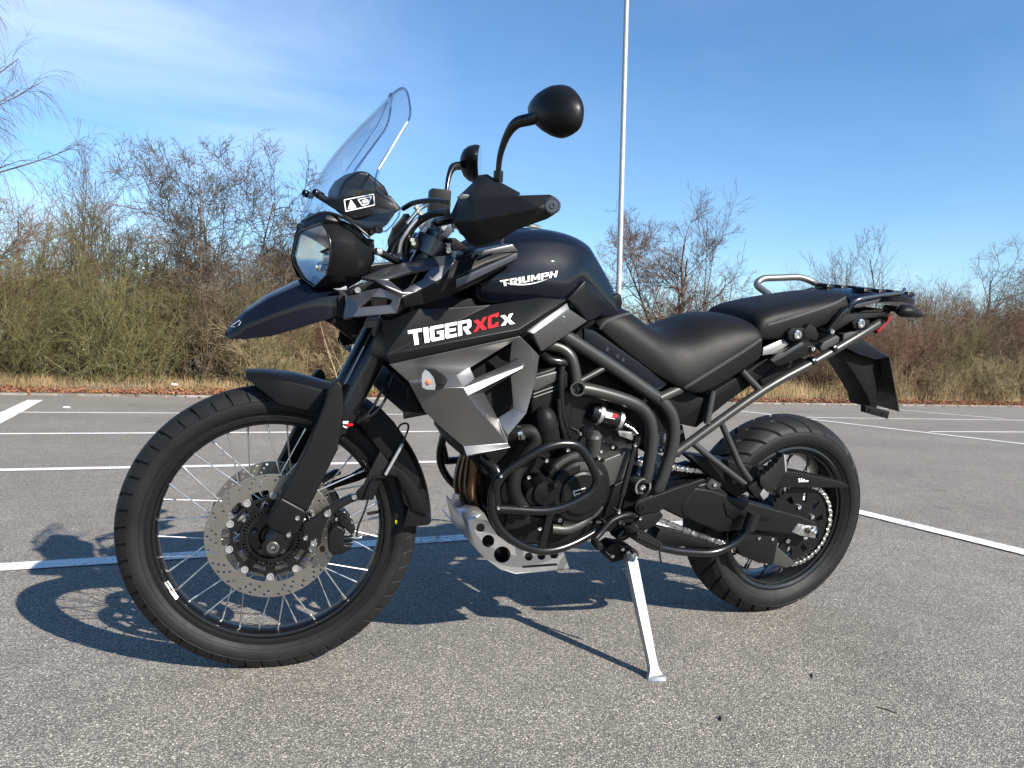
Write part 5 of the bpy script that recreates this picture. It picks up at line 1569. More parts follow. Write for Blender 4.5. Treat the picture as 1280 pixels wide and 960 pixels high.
wingp = panel('handguard_spoiler', zB, [(128, 655, -.255), (215, 572, -.270), (240, 536, -.278), (288, 530, -.284), (345, 566, -.310), (460, 628, -.385), (440, 645, -.396), (210, 662, -.329), (225, 620, -.318), (300, 560, -.305)],
              [(0, 1, 8, 7), (1, 2, 9, 8), (2, 3, 9), (9, 3, 4), (8, 9, 4, 5), (7, 8, 5, 6)], 0.005, 'guard_plastic', guard, S, bev=0.004, ang=60)
axis_turn('bar_end_bolt', [(0.0165, -0.01), (0.0165, 0.002), (0.0135, 0.004), (0.012, 0.0025), (0.007, 0.0025), (0.006, 0.005), (0.0035, 0.005), (0.003, 0.002)], P(*zB(628, 697), -0.4415, S), (-0.15, -1, 0.02), 'cap_grey', guard, None, 28)
plate('guard_insert', zB, [(130, 650), (160, 636), (195, 642), (186, 660), (150, 665)], -0.312, 0.004, 'winglet', guard, S, bev=0.001)
g_r = mirrored(guard)
mirrored(wingp, parent=g_r)
def mirror_unit(sgn):
    fl = lambda v: Vector((v.x, v.y * -sgn, v.z))
    pn = Vector((0.955, 0.297, 0))                       # toed in towards the rider
    pc = P(*zB(665, 205), -0.385, S)
    def onp(px, py):
        o, d = ray(px, py, S)
        return o + d * ((pc - o).dot(pn) / d.dot(pn))
    outl = [(540, 205), (560, 160), (600, 110), (640, 82), (690, 67), (735, 92), (768, 140), (779, 200), (766, 280), (722, 326), (668, 345), (620, 330), (572, 288), (547, 250)]
    O = [onp(v.x, v.y) for v in catmull([Vector((*zB(*q), 0)) for q in outl + outl[:1]], 4)[:-1]]
    C = sum(O, Vector()) / len(O)
    rg = []
    for t, dx in ((0.94, 0.010), (1.0, 0.004), (0.99, -0.006), (0.90, -0.022), (0.70, -0.036), (0.40, -0.044), (0.12, -0.047)):
        rg.append([fl(C + (v - C) * t + pn * dx) for v in O])
    h = loft('mirror', rg, 'satin_black', bike, S, smooth=50)
    bm = bmesh.new()
    bm.faces.new([bm.verts.new(fl(C + (v - C) * 0.93 + pn * 0.0108)) for v in O])
    from_bm('mirror_glass', bm, 'mirror_glass', h, None, 0)
    st = [fl(P(*zB(x, y_), l, S)) for x, y_, l in ((560, 232, -.372), (505, 248, -.352), (440, 268, -.338), (395, 325, -.322), (362, 410, -.308), (348, 490, -.300), (345, 590, -.296))]
    tube('mirror_stem', st, [0.0135, 0.0125, 0.0115, 0.0085, 0.0068, 0.0062, 0.0062], 'bar_black', h, None, 14, 6)
    tube('stem_nut', [fl(P(*zB(347, 515), -.298, S)), fl(P(*zB(345, 575), -.296, S))], 0.0105, 'bar_black', h, None, 8, 1)
    return h
mirror_unit(-1)
mirror_unit(1)
# cables and hoses sweeping from the bars into the headstock
cables = [([(560, 235, -.20), (470, 222, -.16), (380, 220, -.12), (260, 240, -.06), (170, 290, -.02)], 0.0062, 'bar_black'),
          ([(560, 320, -.22), (470, 330, -.18), (370, 365, -.15), (270, 440, -.13), (205, 560, -.12), (190, 720, -.11)], 0.0085, 'bar_black'),
          ([(400, 245, -.12), (320, 290, -.12), (235, 390, -.12), (205, 425, -.12)], 0.0050, 'aluminium'),
          ([(345, 350, -.14), (270, 410, -.14), (200, 500, -.14), (150, 590, -.135), (130, 680, -.13)], 0.0045, 'aluminium'),
          ([(205, 425, -.12), (150, 500, -.12), (70, 610, -.11), (30, 700, -.10)], 0.0045, 'bar_black'),
          ([(220, 470, -.13), (150, 560, -.13), (90, 690, -.12)], 0.0042, 'bar_black'),
          ([(1062, 530, -.24), (1050, 560, -.22), (1045, 610, -.19)], 0.0030, 'aluminium')]
for pts, r_, m_ in cables:
    tube('control_cable', [P(*zS(x, y_), l, S) for x, y_, l in pts], r_, m_, bike, S, 10, 6)
plate('yoke_clamp', zS, [(330, 510), (420, 390), (445, 400), (440, 430), (370, 520)], -0.06, 0.03, 'aluminium', bike, S, bev=0.003)
plate('yoke_bolt_block', zS, [(400, 470), (480, 400), (530, 380), (600, 430), (610, 500), (560, 560), (500, 520)], -0.05, 0.10, 'cap_grey', bike, S, bev=0.004)
plate('ignition_housing', zS, [(560, 560), (640, 550), (700, 600), (760, 640), (640, 670), (590, 650)], -0.12, 0.1, 'dark_plastic', bike, None, bev=0.004)
for q in ((262, 600), (575, 615), (570, 670), (295, 275), (330, 330), (250, 570)):
    bolt(P(*zS(*q), -0.148, S), 0.0055, 'bright_metal', bike, S, back=0.03)
plate('yoke_lug', zS, [(235, 570), (300, 540), (310, 620), (280, 650), (240, 630)], -0.145, 0.03, 'engine_grey', bike, S, bev=0.003)
plate('yoke_lug', zS, [(545, 590), (590, 600), (600, 680), (560, 690)], -0.14, 0.03, 'aluminium', bike, S, bev=0.003)
plate('cable_guide', zV, [(535, 30), (560, -10), (700, -20), (755, 20), (655, 158), (605, 135), (625, 70), (540, 70)], -0.138, 0.012, 'engine_grey', bike, S, bev=0.002)
plate('oil_cooler_hanger', zV, [(575, 290), (610, 340), (770, 390), (800, 480), (930, 640), (940, 820), (1080, 830), (900, 560), (780, 430), (640, 300)], -0.12, 0.01, 'dark_plastic', bike, None, bev=0.001)

# front indicator
def indicator(sgn):
    fl = lambda v: Vector((v.x, v.y * -sgn, v.z))
    c = P(*zP(470, 300), -0.262)
    bm = bmesh.new()
    out_ = [(405, 290), (412, 245), (432, 220), (460, 240), (490, 280), (503, 330), (498, 362), (440, 360), (410, 345)]
    O = [P(*zP(x, y_), -0.262 - 0.010 * (460 - x) / 60) for x, y_ in out_]
    back = [v + Vector((0.030, 0.022, 0.002)) for v in O]
    cc = sum(O, Vector()) / len(O)
    r0 = [v + Vector((0.004, 0.005, 0)) for v in O]
    r1 = [v.lerp(cc, 0.06) + Vector((0.024, 0.014, 0)) for v in O]
    r2 = [v.lerp(cc, 0.45) + Vector((0.040, 0.022, 0)) for v in O]
    h = loft('front_indicator', [[fl(v) for v in r_] for r_ in (r0, r1, r2)], 'plastic', bike, None, smooth=40)
    bm = bmesh.new()
    e = [bm.verts.new(fl(v)) for v in O]
    m1 = [bm.verts.new(fl(v.lerp(cc, 0.30) + Vector((-0.004, -0.008, 0)))) for v in O]
    ce = bm.verts.new(fl(cc + Vector((-0.005, -0.0105, 0))))
    for k in range(len(O)):
        j = (k + 1) % len(O)
        bm.faces.new((e[k], e[j], m1[j], m1[k]))
        bm.faces.new((m1[k], m1[j], ce))
    from_bm('indicator_lens', bm, 'lens_glass', h, None, 40)
    bm = bmesh.new()
    bm.faces.new([bm.verts.new(fl(v.lerp(cc, 0.04) + Vector((0.0015, 0.0015, 0)))) for v in O])
    from_bm('indicator_reflector', bm, 'alu_paint', h, None, 0)
    axis_turn('indicator_bulb', [(0.0055, 0), (0.006, 0.005), (0.004, 0.009), (0.001, 0.010)], fl(cc + Vector((0.003, 0.003, -0.003))), (-0.3, -0.8 * -sgn, 0), 'amber_bulb', h, None, 16)
    tube('indicator_stalk', [fl(cc + Vector((0.03, 0.015, 0))), fl(P(*zP(545, 300), -0.215))], [0.011, 0.014], 'grip_rubber', h, None, 12, 2)
    return h
indicator(-1)
indicator(1)

# ------------------------------------------------------------------ seats and tail
def seat_loft(name, st):
    """Stations: (x, z of the lower edge), half width, (x, z) of the middle, optional (x, z) of the sewn seam."""
    rings = []
    for q in st:
        (bx, bz), w, (tx, tz) = q[:3]
        sx, sz = q[3] if len(q) > 3 else (bx + (tx - bx) * 0.45, bz + (tz - bz) * 0.46)
        half = [Vector((tx, 0, tz)), Vector((tx, -w * 0.50, tz - 0.003)), Vector((sx + (tx - sx) * 0.6, -w * 0.88, sz + (tz - sz) * 0.66)), Vector((sx, -w, sz)), Vector((bx, -w * 0.985, bz)), Vector((bx, -w * 0.85, bz - 0.004)), Vector((bx, 0, bz - 0.002))]
        rings.append(half + [Vector((v.x, -v.y, v.z)) for v in half[-2:0:-1]])
    return loft(name, rings, 'vinyl', bike, None, sub=2, smooth=60, crease={3: 0.35, 9: 0.35})
rider_seat = seat_loft('rider_seat', [((.766, .914), .088, (.795, .930)), ((.776, .897), .098, (.832, .948)), ((.799, .871), .114, (.880, .953)), ((.859, .829), .130, (.935, .915)), ((.930, .784), .144, (.985, .892)), ((1.001, .756), .157, (1.035, .900), (1.000, .775)),
                                      ((1.055, .735), .164, (1.075, .915), (1.050, .770)), ((1.095, .732), .165, (1.115, .932), (1.092, .797)), ((1.183, .779), .160, (1.185, .948), (1.178, .848)), ((1.258, .822), .152, (1.250, .948), (1.252, .889)), ((1.280, .834), .147, (1.268, .936), (1.272, .896)), ((1.285, .838), .145, (1.275, .925), (1.278, .890))])
pil = []
for x, w, zb, zt in ((1.262, 0.120, 0.885, 0.945), (1.272, 0.134, 0.880, 0.966), (1.33, 0.138, 0.884, 0.985), (1.42, 0.136, 0.905, 1.005), (1.50, 0.130, 0.930, 1.022), (1.58, 0.120, 0.955, 1.036), (1.64, 0.106, 0.980, 1.040), (1.665, 0.092, 1.000, 1.034)):
    half = [(0, zt), (-w * .45, zt - .001), (-w * .86, zt - .008), (-w * 1.0, zt - .032), (-w * 1.0, zb + .012), (-w * .94, zb), (0, zb)]
    r_ = [Vector((x, y, z)) for y, z in half]
    pil.append(r_ + [Vector((v.x, -v.y, v.z)) for v in r_[-2:0:-1]])
pillion = loft('pillion_seat', pil, 'vinyl', bike, None, sub=2, smooth=60)
def stitch(name, zf, pts, target, off=0.0):
    dg = bpy.context.evaluated_depsgraph_get()
    b0 = bmesh.new()
    b0.from_object(target, dg)
    bvh = BVHTree.FromBMesh(b0)
    b0.free()
    path = catmull([Vector((*zf(x, y_), 0)) for x, y_ in pts], 14)
    hit = []
    for v in path:
        o, d = ray(v.x, v.y)
        h = bvh.ray_cast(o, d.normalized())
        if h[0] is not None:
            hit.append(h[0] + (h[1] if h[1].dot(d) < 0 else -h[1]) * 0.0004)
    bm = bmesh.new()
    # separate stitches: short raised dashes
    acc_, k = 0.0, 0
    for a, b in zip(hit, hit[1:]):
        n = max(1, round((b - a).length / 0.006))
        for i in range(n):
            s0, s1 = a.lerp(b, i / n), a.lerp(b, (i + 0.62) / n)
            sweep_bm(bm, [s0, s1], 0.0008, 5)
    return from_bm(name, bm, 'thread', target, None, 40)
for dx, dy in ((0, 0), (3.5, 4.5)):
    stitch('stitching', zG, [(352 + dx, 500 + dy), (400 + dx, 470 + dy), (500 + dx, 408 + dy), (580 + dx, 358 + dy), (648, 312 + dy)], rider_seat)
    stitch('stitching', zG, [(28 + dx, 276 + dy), (50 + dx, 250 + dy), (100 + dx, 228 + dy), (160 + dx, 212 + dy)], rider_seat)
    stitch('stitching', zG, [(672, 260 + dy), (740, 240 + dy), (850, 205 + dy), (930, 175 + dy), (968, 155 + dy)], pillion)
# dark side panels below the seats
plate('seat_base_panel', zG, [(255, 512), (345, 508), (420, 542), (560, 455), (660, 395), (700, 355), (700, 420), (640, 470), (520, 555), (440, 620), (400, 655), (330, 640)], -0.118, 0.236, 'dark_plastic', bike, None, bev=0.006)
plate('inner_mudguard', zG, [(640, 470), (700, 420), (800, 390), (835, 395), (700, 480), (655, 500)], -0.09, 0.18, 'plastic', bike, None, bev=0.004)
tp = panel('tail_panel', zL, [(115, 500, -.130), (238, 446, -.132), (268, 482, -.136), (205, 538, -.138), (110, 550, -.134)], [(0, 1, 2, 3, 4)], 0.006, 'alu_grey', bike, None, bev=0.002)
plate('tail_core', zL, [(110, 560), (160, 480), (270, 420), (440, 360), (600, 290), (850, 270), (880, 300), (840, 350), (640, 420), (440, 520), (230, 600)], -0.105, 0.21, 'dark_plastic', bike, None, bev=0.008)
cs = plate('carrier_stay', zL, [(160, 582), (250, 520), (348, 465), (400, 470), (445, 510), (425, 540), (385, 548), (240, 605), (200, 612), (180, 600)], -0.158, 0.014, 'satin_black', bike, None, bev=0.003)
plate('carrier_stay_cheek', zL, [(162, 578), (345, 470), (365, 480), (235, 560), (180, 590)], -0.161, 0.006, 'winglet', cs, None, bev=0.001)
plate('carrier_clamp', zL, [(460, 500), (480, 470), (560, 428), (575, 440), (570, 470), (480, 520), (465, 520)], -0.160, 0.02, 'engine_grey', cs, None, bev=0.003)
b1 = plate('carrier_lug', zL, [(265, 410), (290, 385), (360, 382), (372, 410), (365, 450), (300, 466), (270, 455)], -0.150, 0.02, 'plastic', bike, None, bev=0.003)
b2 = plate('carrier_lug', zL, [(650, 345), (690, 330), (755, 336), (756, 378), (700, 392), (660, 385)], -0.146, 0.02, 'plastic', bike, None, bev=0.003)
for q, bb in (((322, 425), b1), ((703, 357), b2)):
    axis_turn('lug_insert', [(0.0135, -0.004), (0.0135, 0.002), (0.011, 0.004), (0.0065, 0.004), (0.006, 0.001), (0.0003, 0.001)], P(*zL(*q), -0.1525 if bb is b1 else -0.1485), (0, -1, 0), 'bright_metal', bb, None, 20)
for q in ((410, 508), (525, 405)):
    bolt(P(*zL(*q), -0.1615), 0.0075, 'bright_metal', cs, None)
plate('carrier_bridge', zL, [(360, 400), (395, 360), (430, 380), (450, 420), (440, 460), (365, 450)], -0.152, 0.02, 'plastic', bike, None, bev=0.003)
plate('strap', zL, [(505, 395), (590, 290), (625, 260), (635, 275), (600, 320), (530, 400)], -0.150, 0.012, 'bar_black', bike, None, bev=0.002)
plate('tail_side', zL, [(600, 420), (700, 390), (850, 345), (875, 320), (860, 350), (800, 385), (720, 420), (620, 470), (590, 480)], -0.135, 0.03, 'engine_grey', bike, None, bev=0.003)
plate('tail_side_upper', zL, [(480, 400), (560, 350), (600, 300), (850, 290), (860, 310), (700, 335), (640, 350), (520, 420)], -0.14, 0.03, 'plastic', bike, None, bev=0.003)
# luggage carrier: slatted top
rk = []
for x, w, z in ((1.60, 0.118, 1.028), (1.66, 0.126, 1.044), (1.74, 0.128, 1.052), (1.82, 0.118, 1.054), (1.88, 0.098, 1.050), (1.905, 0.080, 1.040)):
    half = [Vector((x, 0, z)), Vector((x, -w * .9, z - .003)), Vector((x, -w, z - .012)), Vector((x, -w * .95, z - .030)), Vector((x, 0, z - .032))]
    rk.append(half + [Vector((v.x, -v.y, v.z)) for v in half[-2:0:-1]])
rack = loft('luggage_carrier', rk, 'gloss_paint', bike, None, smooth=35, bev=0.002)
for i, x in enumerate((1.68, 1.74, 1.80, 1.86)):
    for s in (-1, 1):
        bm = bmesh.new()
        bmesh.ops.create_cube(bm, size=1)
        for v in bm.verts:
            v.co = Vector((x + v.co.x * 0.034 * (0.75 if v.co.z > 0 else 1), s * 0.075 + v.co.y * 0.055 * (0.85 if v.co.z > 0 else 1), 1.051 + 0.001 * (i == 2) + v.co.z * 0.012))
        bevel_bm(bm, 0.003)
        from_bm('carrier_pad', bm, 'panel_black', rack, None, 35)
def grab(sgn, pts):
    pp = [P(*zL(x, y_), l) for x, y_, l in pts]
    return tube('grab_rail', rounded(pp, 0.02), 0.0105, 'alu_grey', bike, None, 14, curve=False)
near = [P(*zL(x, y_), l) for x, y_, l in ((622, 290, -.135), (640, 236, -.150), (690, 210, -.155), (830, 186, -.145), (952, 172, -.118), (962, 152, -.095))]
tube('grab_rail', rounded(near, 0.03), 0.0055, 'cap_grey', bike, None, 14, curve=False)
far = [P(*zL(x, y_), l) for x, y_, l in ((150, 185, .12), (66, 122, .165), (110, 86, .17), (335, 78, .17), (400, 100, .165), (480, 145, .13))]
tube('grab_rail', rounded(far, 0.03), 0.0110, 'alu_grey', bike, None, 14, curve=False)
plate('rail_web', zL, [(655, 262), (680, 235), (830, 206), (800, 232), (700, 262)], -0.140, 0.02, 'winglet', bike, None, bev=0.003)
# tail lamp, rear indicators
plate('tail_lamp', zL, [(800, 402), (850, 352), (872, 300), (885, 275), (898, 285), (890, 320), (872, 355), (806, 420)], -0.045, 0.09, 'red_lens', bike, None, bev=0.004)
def rear_ind(sgn):
    fl = lambda v: Vector((v.x, v.y * -sgn, v.z))
    secs = []
    for x0, yt, yb, w in ((918, 272, 300, .012), (945, 242, 320, .024), (990, 246, 323, .026), (1040, 274, 324, .020), (1075, 300, 320, .009), (1082, 306, 312, .004)):
        t, b = P(*zL(x0, yt), -0.165), P(*zL(x0, yb), -0.165)
        c, h = (t + b) / 2, (t.z - b.z) / 2
        secs.append([fl(c + Vector((0.4 * w * math.cos(a), w * math.cos(a), h * math.sin(a)))) for a in [2 * math.pi * k / 14 for k in range(14)]])
    o = loft('rear_indicator', secs, 'plastic', bike, None, smooth=60)
    tube('indicator_stalk', [fl(P(*zL(850, 262), -0.06)), fl(P(*zL(885, 266), -0.12)), fl(P(*zL(930, 272), -0.160))], 0.0095, 'grip_rubber', o, None, 12, 3)
    return o
rear_ind(-1)
rear_ind(1)
# number plate hanger and plate
hang = plate('plate_hanger', zL, [(548, 530), (600, 495), (655, 462), (705, 455), (862, 546), (880, 580), (850, 612), (812, 690), (806, 800), (800, 868), (760, 866), (742, 795), (655, 650), (600, 575)], -0.045, 0.09, 'dark_plastic', bike, None, bev=0.006)
plate('hanger_cover', zL, [(600, 497), (660, 458), (705, 452), (865, 546), (872, 562), (790, 575), (690, 545)], -0.075, 0.15, 'gloss_paint', hang, None, bev=0.006)
nt_, nb_ = P(*zL(876, 560), -0.085), P(*zL(934, 884), -0.085)
e = (nb_ - nt_).normalized()
thv = Vector((e.z, 0, -e.x)) * 0.0025
bm = bmesh.new()
q = [nt_, nb_, nb_ + Vector((0, 0.19, 0)), nt_ + Vector((0, 0.19, 0))]
a_ = [bm.verts.new(v) for v in q]
b_ = [bm.verts.new(v + thv) for v in q]
bm.faces.new(a_); bm.faces.new(b_[::-1])
for i in range(4):
    bm.faces.new((a_[i], b_[i], b_[(i + 1) % 4], a_[(i + 1) % 4]))
npl = from_bm('number_plate', bm, 'plate_back', bike, None, 30)
br_ = plate('plate_bracket', zL, [(730, 846), (876, 886), (864, 930), (727, 892)], -0.075, 0.02, 'plastic', bike, None, bev=0.002)
for q in ((755, 878), (830, 898)):
    bolt(P(*zL(*q), -0.0755), 0.0045, 'bar_black', br_, None)

# ------------------------------------------------------------------ lettering
# letters as outlines in a 0..1 box, y up
GL = {
    'T': [[(0, 1), (1, 1), (1, .78), (.66, .78), (.66, 0), (.34, 0), (.34, .78), (0, .78)]],
    'I': [[(0, 1), (1, 1), (1, 0), (0, 0)]],
    'G': [[(.10, 1), (1, 1), (1, .78), (.34, .78), (.30, .72), (.30, .26), (.34, .20), (.70, .20), (.70, .42), (.50, .42), (.50, .60), (1, .60), (1, 0), (.10, 0), (0, .12), (0, .88)]],
    'E': [[(0, 1), (1, 1), (1, .78), (.34, .78), (.34, .60), (.92, .60), (.92, .40), (.34, .40), (.34, .21), (1, .21), (1, 0), (.08, 0), (0, .08)]],
    'R': [[(0, 1), (.88, 1), (1, .88), (1, .50), (.90, .40), (.72, .38), (1, 0), (.68, 0), (.42, .38), (.42, .56), (.70, .56), (.70, .80), (.30, .80), (.30, 0), (0, 0)]],
    'X': [[(.02, 1), (.36, 1), (.52, .66), (.70, 1), (1, 1), (.68, .50), (1, 0), (.66, 0), (.49, .33), (.30, 0), (0, 0), (.34, .50)]],
    'C': [[(.12, 1), (1, 1), (1, .70), (.70, .70), (.70, .79), (.32, .79), (.32, .21), (.70, .21), (.70, .32), (1, .32), (1, 0), (.12, 0), (0, .12), (0, .88)]],
    'U': [[(0, 1), (.30, 1), (.30, .24), (.36, .20), (.64, .20), (.70, .24), (.70, 1), (1, 1), (1, .12), (.88, 0), (.12, 0), (0, .12)]],
    'M': [[(0, 0), (0, 1), (.26, 1), (.50, .48), (.74, 1), (1, 1), (1, 0), (.76, 0), (.76, .56), (.58, .16), (.42, .16), (.24, .56), (.24, 0)]],
    'P': [[(0, 1), (.88, 1), (1, .88), (1, .46), (.88, .34), (.44, .34), (.44, .53), (.70, .53), (.70, .80), (.30, .80), (.30, 0), (0, 0)]],
    'H': [[(0, 1), (.30, 1), (.30, .60), (.70, .60), (.70, 1), (1, 1), (1, 0), (.70, 0), (.70, .40), (.30, .40), (.30, 0), (0, 0)]],
}
def word(letters, tl, tr, br, bl, gap=0.06):
    """Lay letters with given widths into the pixel quad tl,tr,br,bl."""
    tot = sum(w for _, w in letters) + gap * (len(letters) - 1)
    x = 0
    out = []
    for ch, w in letters:
        for poly in GL[ch]:
            pl = []
            for (u, v) in poly:
                U = (x + u * w) / tot
                a, b = lerp2(bl, br, U), lerp2(tl, tr, U)
                pl.append(lerp2(a, b, v))
            out.append(pl)
        x += w + gap
    return out
decal('model_lettering', word([('T', .95), ('I', .34), ('G', .95), ('E', .80), ('R', .92)], zD(247, 438), zD(530, 388), zD(530, 452), zD(258, 508), 0.09), upper, 'white_print', bike)
decal('model_lettering', word([('X', .95), ('C', .72)], zD(538, 397), zD(652, 358), zD(650, 420), zD(538, 447), 0.06), upper, 'red_print', bike)
decal('model_lettering', word([('X', 1)], zD(658, 374), zD(716, 362), zD(724, 408), zD(662, 418)), upper, 'white_print', bike)
decal('maker_lettering', word([('T', .95), ('R', .85), ('I', .32), ('U', .85), ('M', 1.05), ('P', .85), ('H', .85)], zD(657, 216), zD(914, 172), zD(908, 200), zD(664, 242), 0.12), tank, 'white_print', bike, 0.0012)
swo = []
n = 16
lowr = [lerp2(lerp2((690, 229), (780, 252), t), lerp2((780, 252), (878, 204), t), t) for t in [k / n for k in range(n + 1)]]
upr = [lerp2(lerp2((690, 226), (785, 242), t), lerp2((785, 242), (878, 204), t), t) for t in [k / n for k in range(n + 1)]]
for k in range(n):
    swo.append([zD(*upr[k]), zD(*upr[k + 1]), zD(*lowr[k + 1]), zD(*lowr[k])])
decal('maker_swoosh', swo, tank, 'white_print', bike, 0.0012)
# maker's mark and red ring low on the fork leg
legs = [o for o in bike.children if o.name.startswith('fork_leg')]
for (g, m_) in (([[zM(378, 320), zM(412, 318), zM(405, 334), zM(378, 336)], [zM(378, 345), zM(405, 356), zM(400, 362), zM(378, 352)]], 'white_print'), ([[zM(412, 330), zM(440, 334), zM(438, 346), zM(418, 350), zM(392, 348)]], 'red_print')):
    pls = [[tuple(q) for q in poly] for poly in g]
    sl = [c for c in legs[0].children if c.name.startswith('fork_sleeve')][0]
    bm = bmesh.new()
    for poly in pls:
        bm.faces.new([bm.verts.new(P(*q, -0.138, S)) for q in poly])
    from_bm('maker_mark', bm, m_, legs[0], None, 0)
decal('tyre_dot', [[(lambda c: (c[0] + 2.0 * math.cos(k * .785), c[1] + 2.6 * math.sin(k * .785)))(zM(697, 905)) for k in range(8)]], [c for c in front_wheel.children if c.name.startswith('tyre')][0], 'yellow_print', bike)

# ------------------------------------------------------------------ lamp post behind the bike
mat('galvanised', (0.31, 0.315, 0.325), 0.5, 0.35, var=0.12, vscale=6, rvar=0.08)
mat('lamp_glass', (0.7, 0.7, 0.68), 0.25)
lp_base = G(776.5, 500)
lp_base = Vector((lp_base.x, lp_base.y + 0.25, verge_z(lp_base.x, lp_base.y + 0.25)))
fwd = CM @ Vector((0, 1, 0))
dist = (lp_base - CAM_POS).dot(fwd)
topd = CM @ Vector(((783.3 - 640) / FPX, 1.0, (480) / FPX))
lp_dir = (CAM_POS + topd * dist - lp_base).normalized()
post = empty('lamp_post', lp_base)
tagset(post, 'slim pale grey street lamp post rising behind the motorcycle tank', 'lamp post')
axis_turn('pole', [(0.085, -0.2), (0.085, 1.1), (0.070, 1.13), (0.066, 3.0), (0.055, 11.2), (0.04, 11.25)], (0, 0, 0), lp_dir, 'galvanised', post, None, 24)
axis_turn('base_collar', [(0.11, -0.05), (0.11, 0.03), (0.09, 0.06)], (0, 0, 0), lp_dir, 'galvanised', post, None, 24)
tp_ = lp_dir * 11.2
tube('arm', [tp_, tp_ + Vector((-0.05, -0.5, 0.12)), tp_ + Vector((-0.1, -1.0, 0.14))], 0.03, 'galvanised', post, None, 12, 4)
bm = bmesh.new()
secs = []
for t, w, h in ((0.0, 0.05, 0.03), (0.1, 0.13, 0.06), (0.5, 0.16, 0.08), (0.7, 0.10, 0.05)):
    c = tp_ + Vector((-0.1, -0.95 - t, 0.14))
    secs.append([c + Vector((w * math.cos(2 * math.pi * k / 12), 0, h * math.sin(2 * math.pi * k / 12))) for k in range(12)])
bm.free()
loft('lamp_head', secs, 'galvanised', post, None, smooth=50)

# ------------------------------------------------------------------ bare winter shrubs and trees
def bark(name, c1, c2, scale=3.0):
    mat(name, c1, 0.85, color2=c2, vscale=scale)
bark('twig_olive', (0.060, 0.058, 0.019), (0.125, 0.112, 0.042))
bark('twig_brown', (0.070, 0.046, 0.028), (0.135, 0.096, 0.058))
bark('twig_red', (0.080, 0.040, 0.024), (0.140, 0.078, 0.048))
bark('twig_straw', (0.17, 0.13, 0.065), (0.28, 0.22, 0.12))
bark('bark_grey', (0.060, 0.052, 0.043), (0.115, 0.10, 0.082), 6)
bark('twig_grey', (0.055, 0.044, 0.034), (0.10, 0.082, 0.064))
bark('birch_twig', (0.055, 0.036, 0.032), (0.10, 0.066, 0.058))
bark('birch_bark', (0.42, 0.35, 0.30), (0.60, 0.52, 0.46), 4)
bark('dry_grass', (0.15, 0.098, 0.045), (0.27, 0.195, 0.098), 2)
bark('green_grass', (0.085, 0.105, 0.03), (0.17, 0.16, 0.06), 2)
bark('dead_leaf', (0.12, 0.040, 0.018), (0.30, 0.135, 0.07), 9)
class Wood:
    """Collects tapered three-sided twigs into one vertex/face list."""
    def __init__(self):
        self.v, self.f = [], []
    def limb(self, pts, r0, r1, sides=3):
        n = len(pts)
        base = len(self.v)
        for i, p_ in enumerate(pts):
            t = (pts[min(i + 1, n - 1)] - pts[max(i - 1, 0)])
            t.normalize()
            u = t.orthogonal().normalized()
            w = t.cross(u)
            r_ = r0 + (r1 - r0) * i / (n - 1)
            for k in range(sides):
                a = 2 * math.pi * k / sides
                self.v.append(p_ + (u * math.cos(a) + w * math.sin(a)) * r_)
        for i in range(n - 1):
            for k in range(sides):
                a, b = base + i * sides + k, base + i * sides + (k + 1) % sides
                self.f.append((a, b, b + sides, a + sides))
    def mesh(self, name):
        me = bpy.data.meshes.new(name)
        me.from_pydata([tuple(v) for v in self.v], [], self.f)
        me.update()
        return me
def rnd_dir(rng, d, ang):
    ax = Vector((rng.gauss(0, 1), rng.gauss(0, 1), rng.gauss(0, 1)))
    ax = (ax - d * ax.dot(d))
    if ax.length < 1e-4:
        ax = d.orthogonal()
    ax.normalize()
    return (d * math.cos(ang) + ax * math.sin(ang)).normalized()
def branch(wd, rng, p, d, L, r, lvl, spec, coarse=None):
    """Grow one branch and its children; coarse collects the thick wood, wd the twigs."""
    s = spec[lvl]
    n = s['seg']
    pts = [p.copy()]
    q = p.copy()
    dd = d.copy()
    for i in range(n):
        dd = (dd + Vector((rng.gauss(0, 1), rng.gauss(0, 1), rng.gauss(0, 1))) * s['wob'] + Vector((0, 0, s['up']))).normalized()
        q = q + dd * (L / n)
        pts.append(q.copy())
    (coarse if (coarse is not None and lvl <= s.get('cl', 0)) else wd).limb(pts, r, r * s['tap'], s.get('sides', 3))
    if lvl + 1 < len(spec):
        c = spec[lvl + 1]
        k = rng.randint(*s['kids'])
        for i in range(k):
            t = rng.uniform(s['from'], 1.0)
            x = t * n
            j = min(n - 1, int(x))
            pp = pts[j].lerp(pts[j + 1], x - j)
            axis = (pts[j + 1] - pts[j]).normalized()
            cd = rnd_dir(rng, axis, R(rng.uniform(*s['ang'])))
            branch(wd, rng, pp, cd, L * rng.uniform(*s['len']) * (1.15 - 0.45 * t), max(c['rmin'], r * (1 - (1 - s['tap']) * t) * s['rk']), lvl + 1, spec, coarse)
def thing_from(name, coarse, wood, mc, mw, partc, partw):
    root = empty(name)
    a = link(partc, coarse.mesh(partc), mc, root, None, 0)
    b = link(partw, wood.mesh(partw), mw, root, None, 0)
    return root
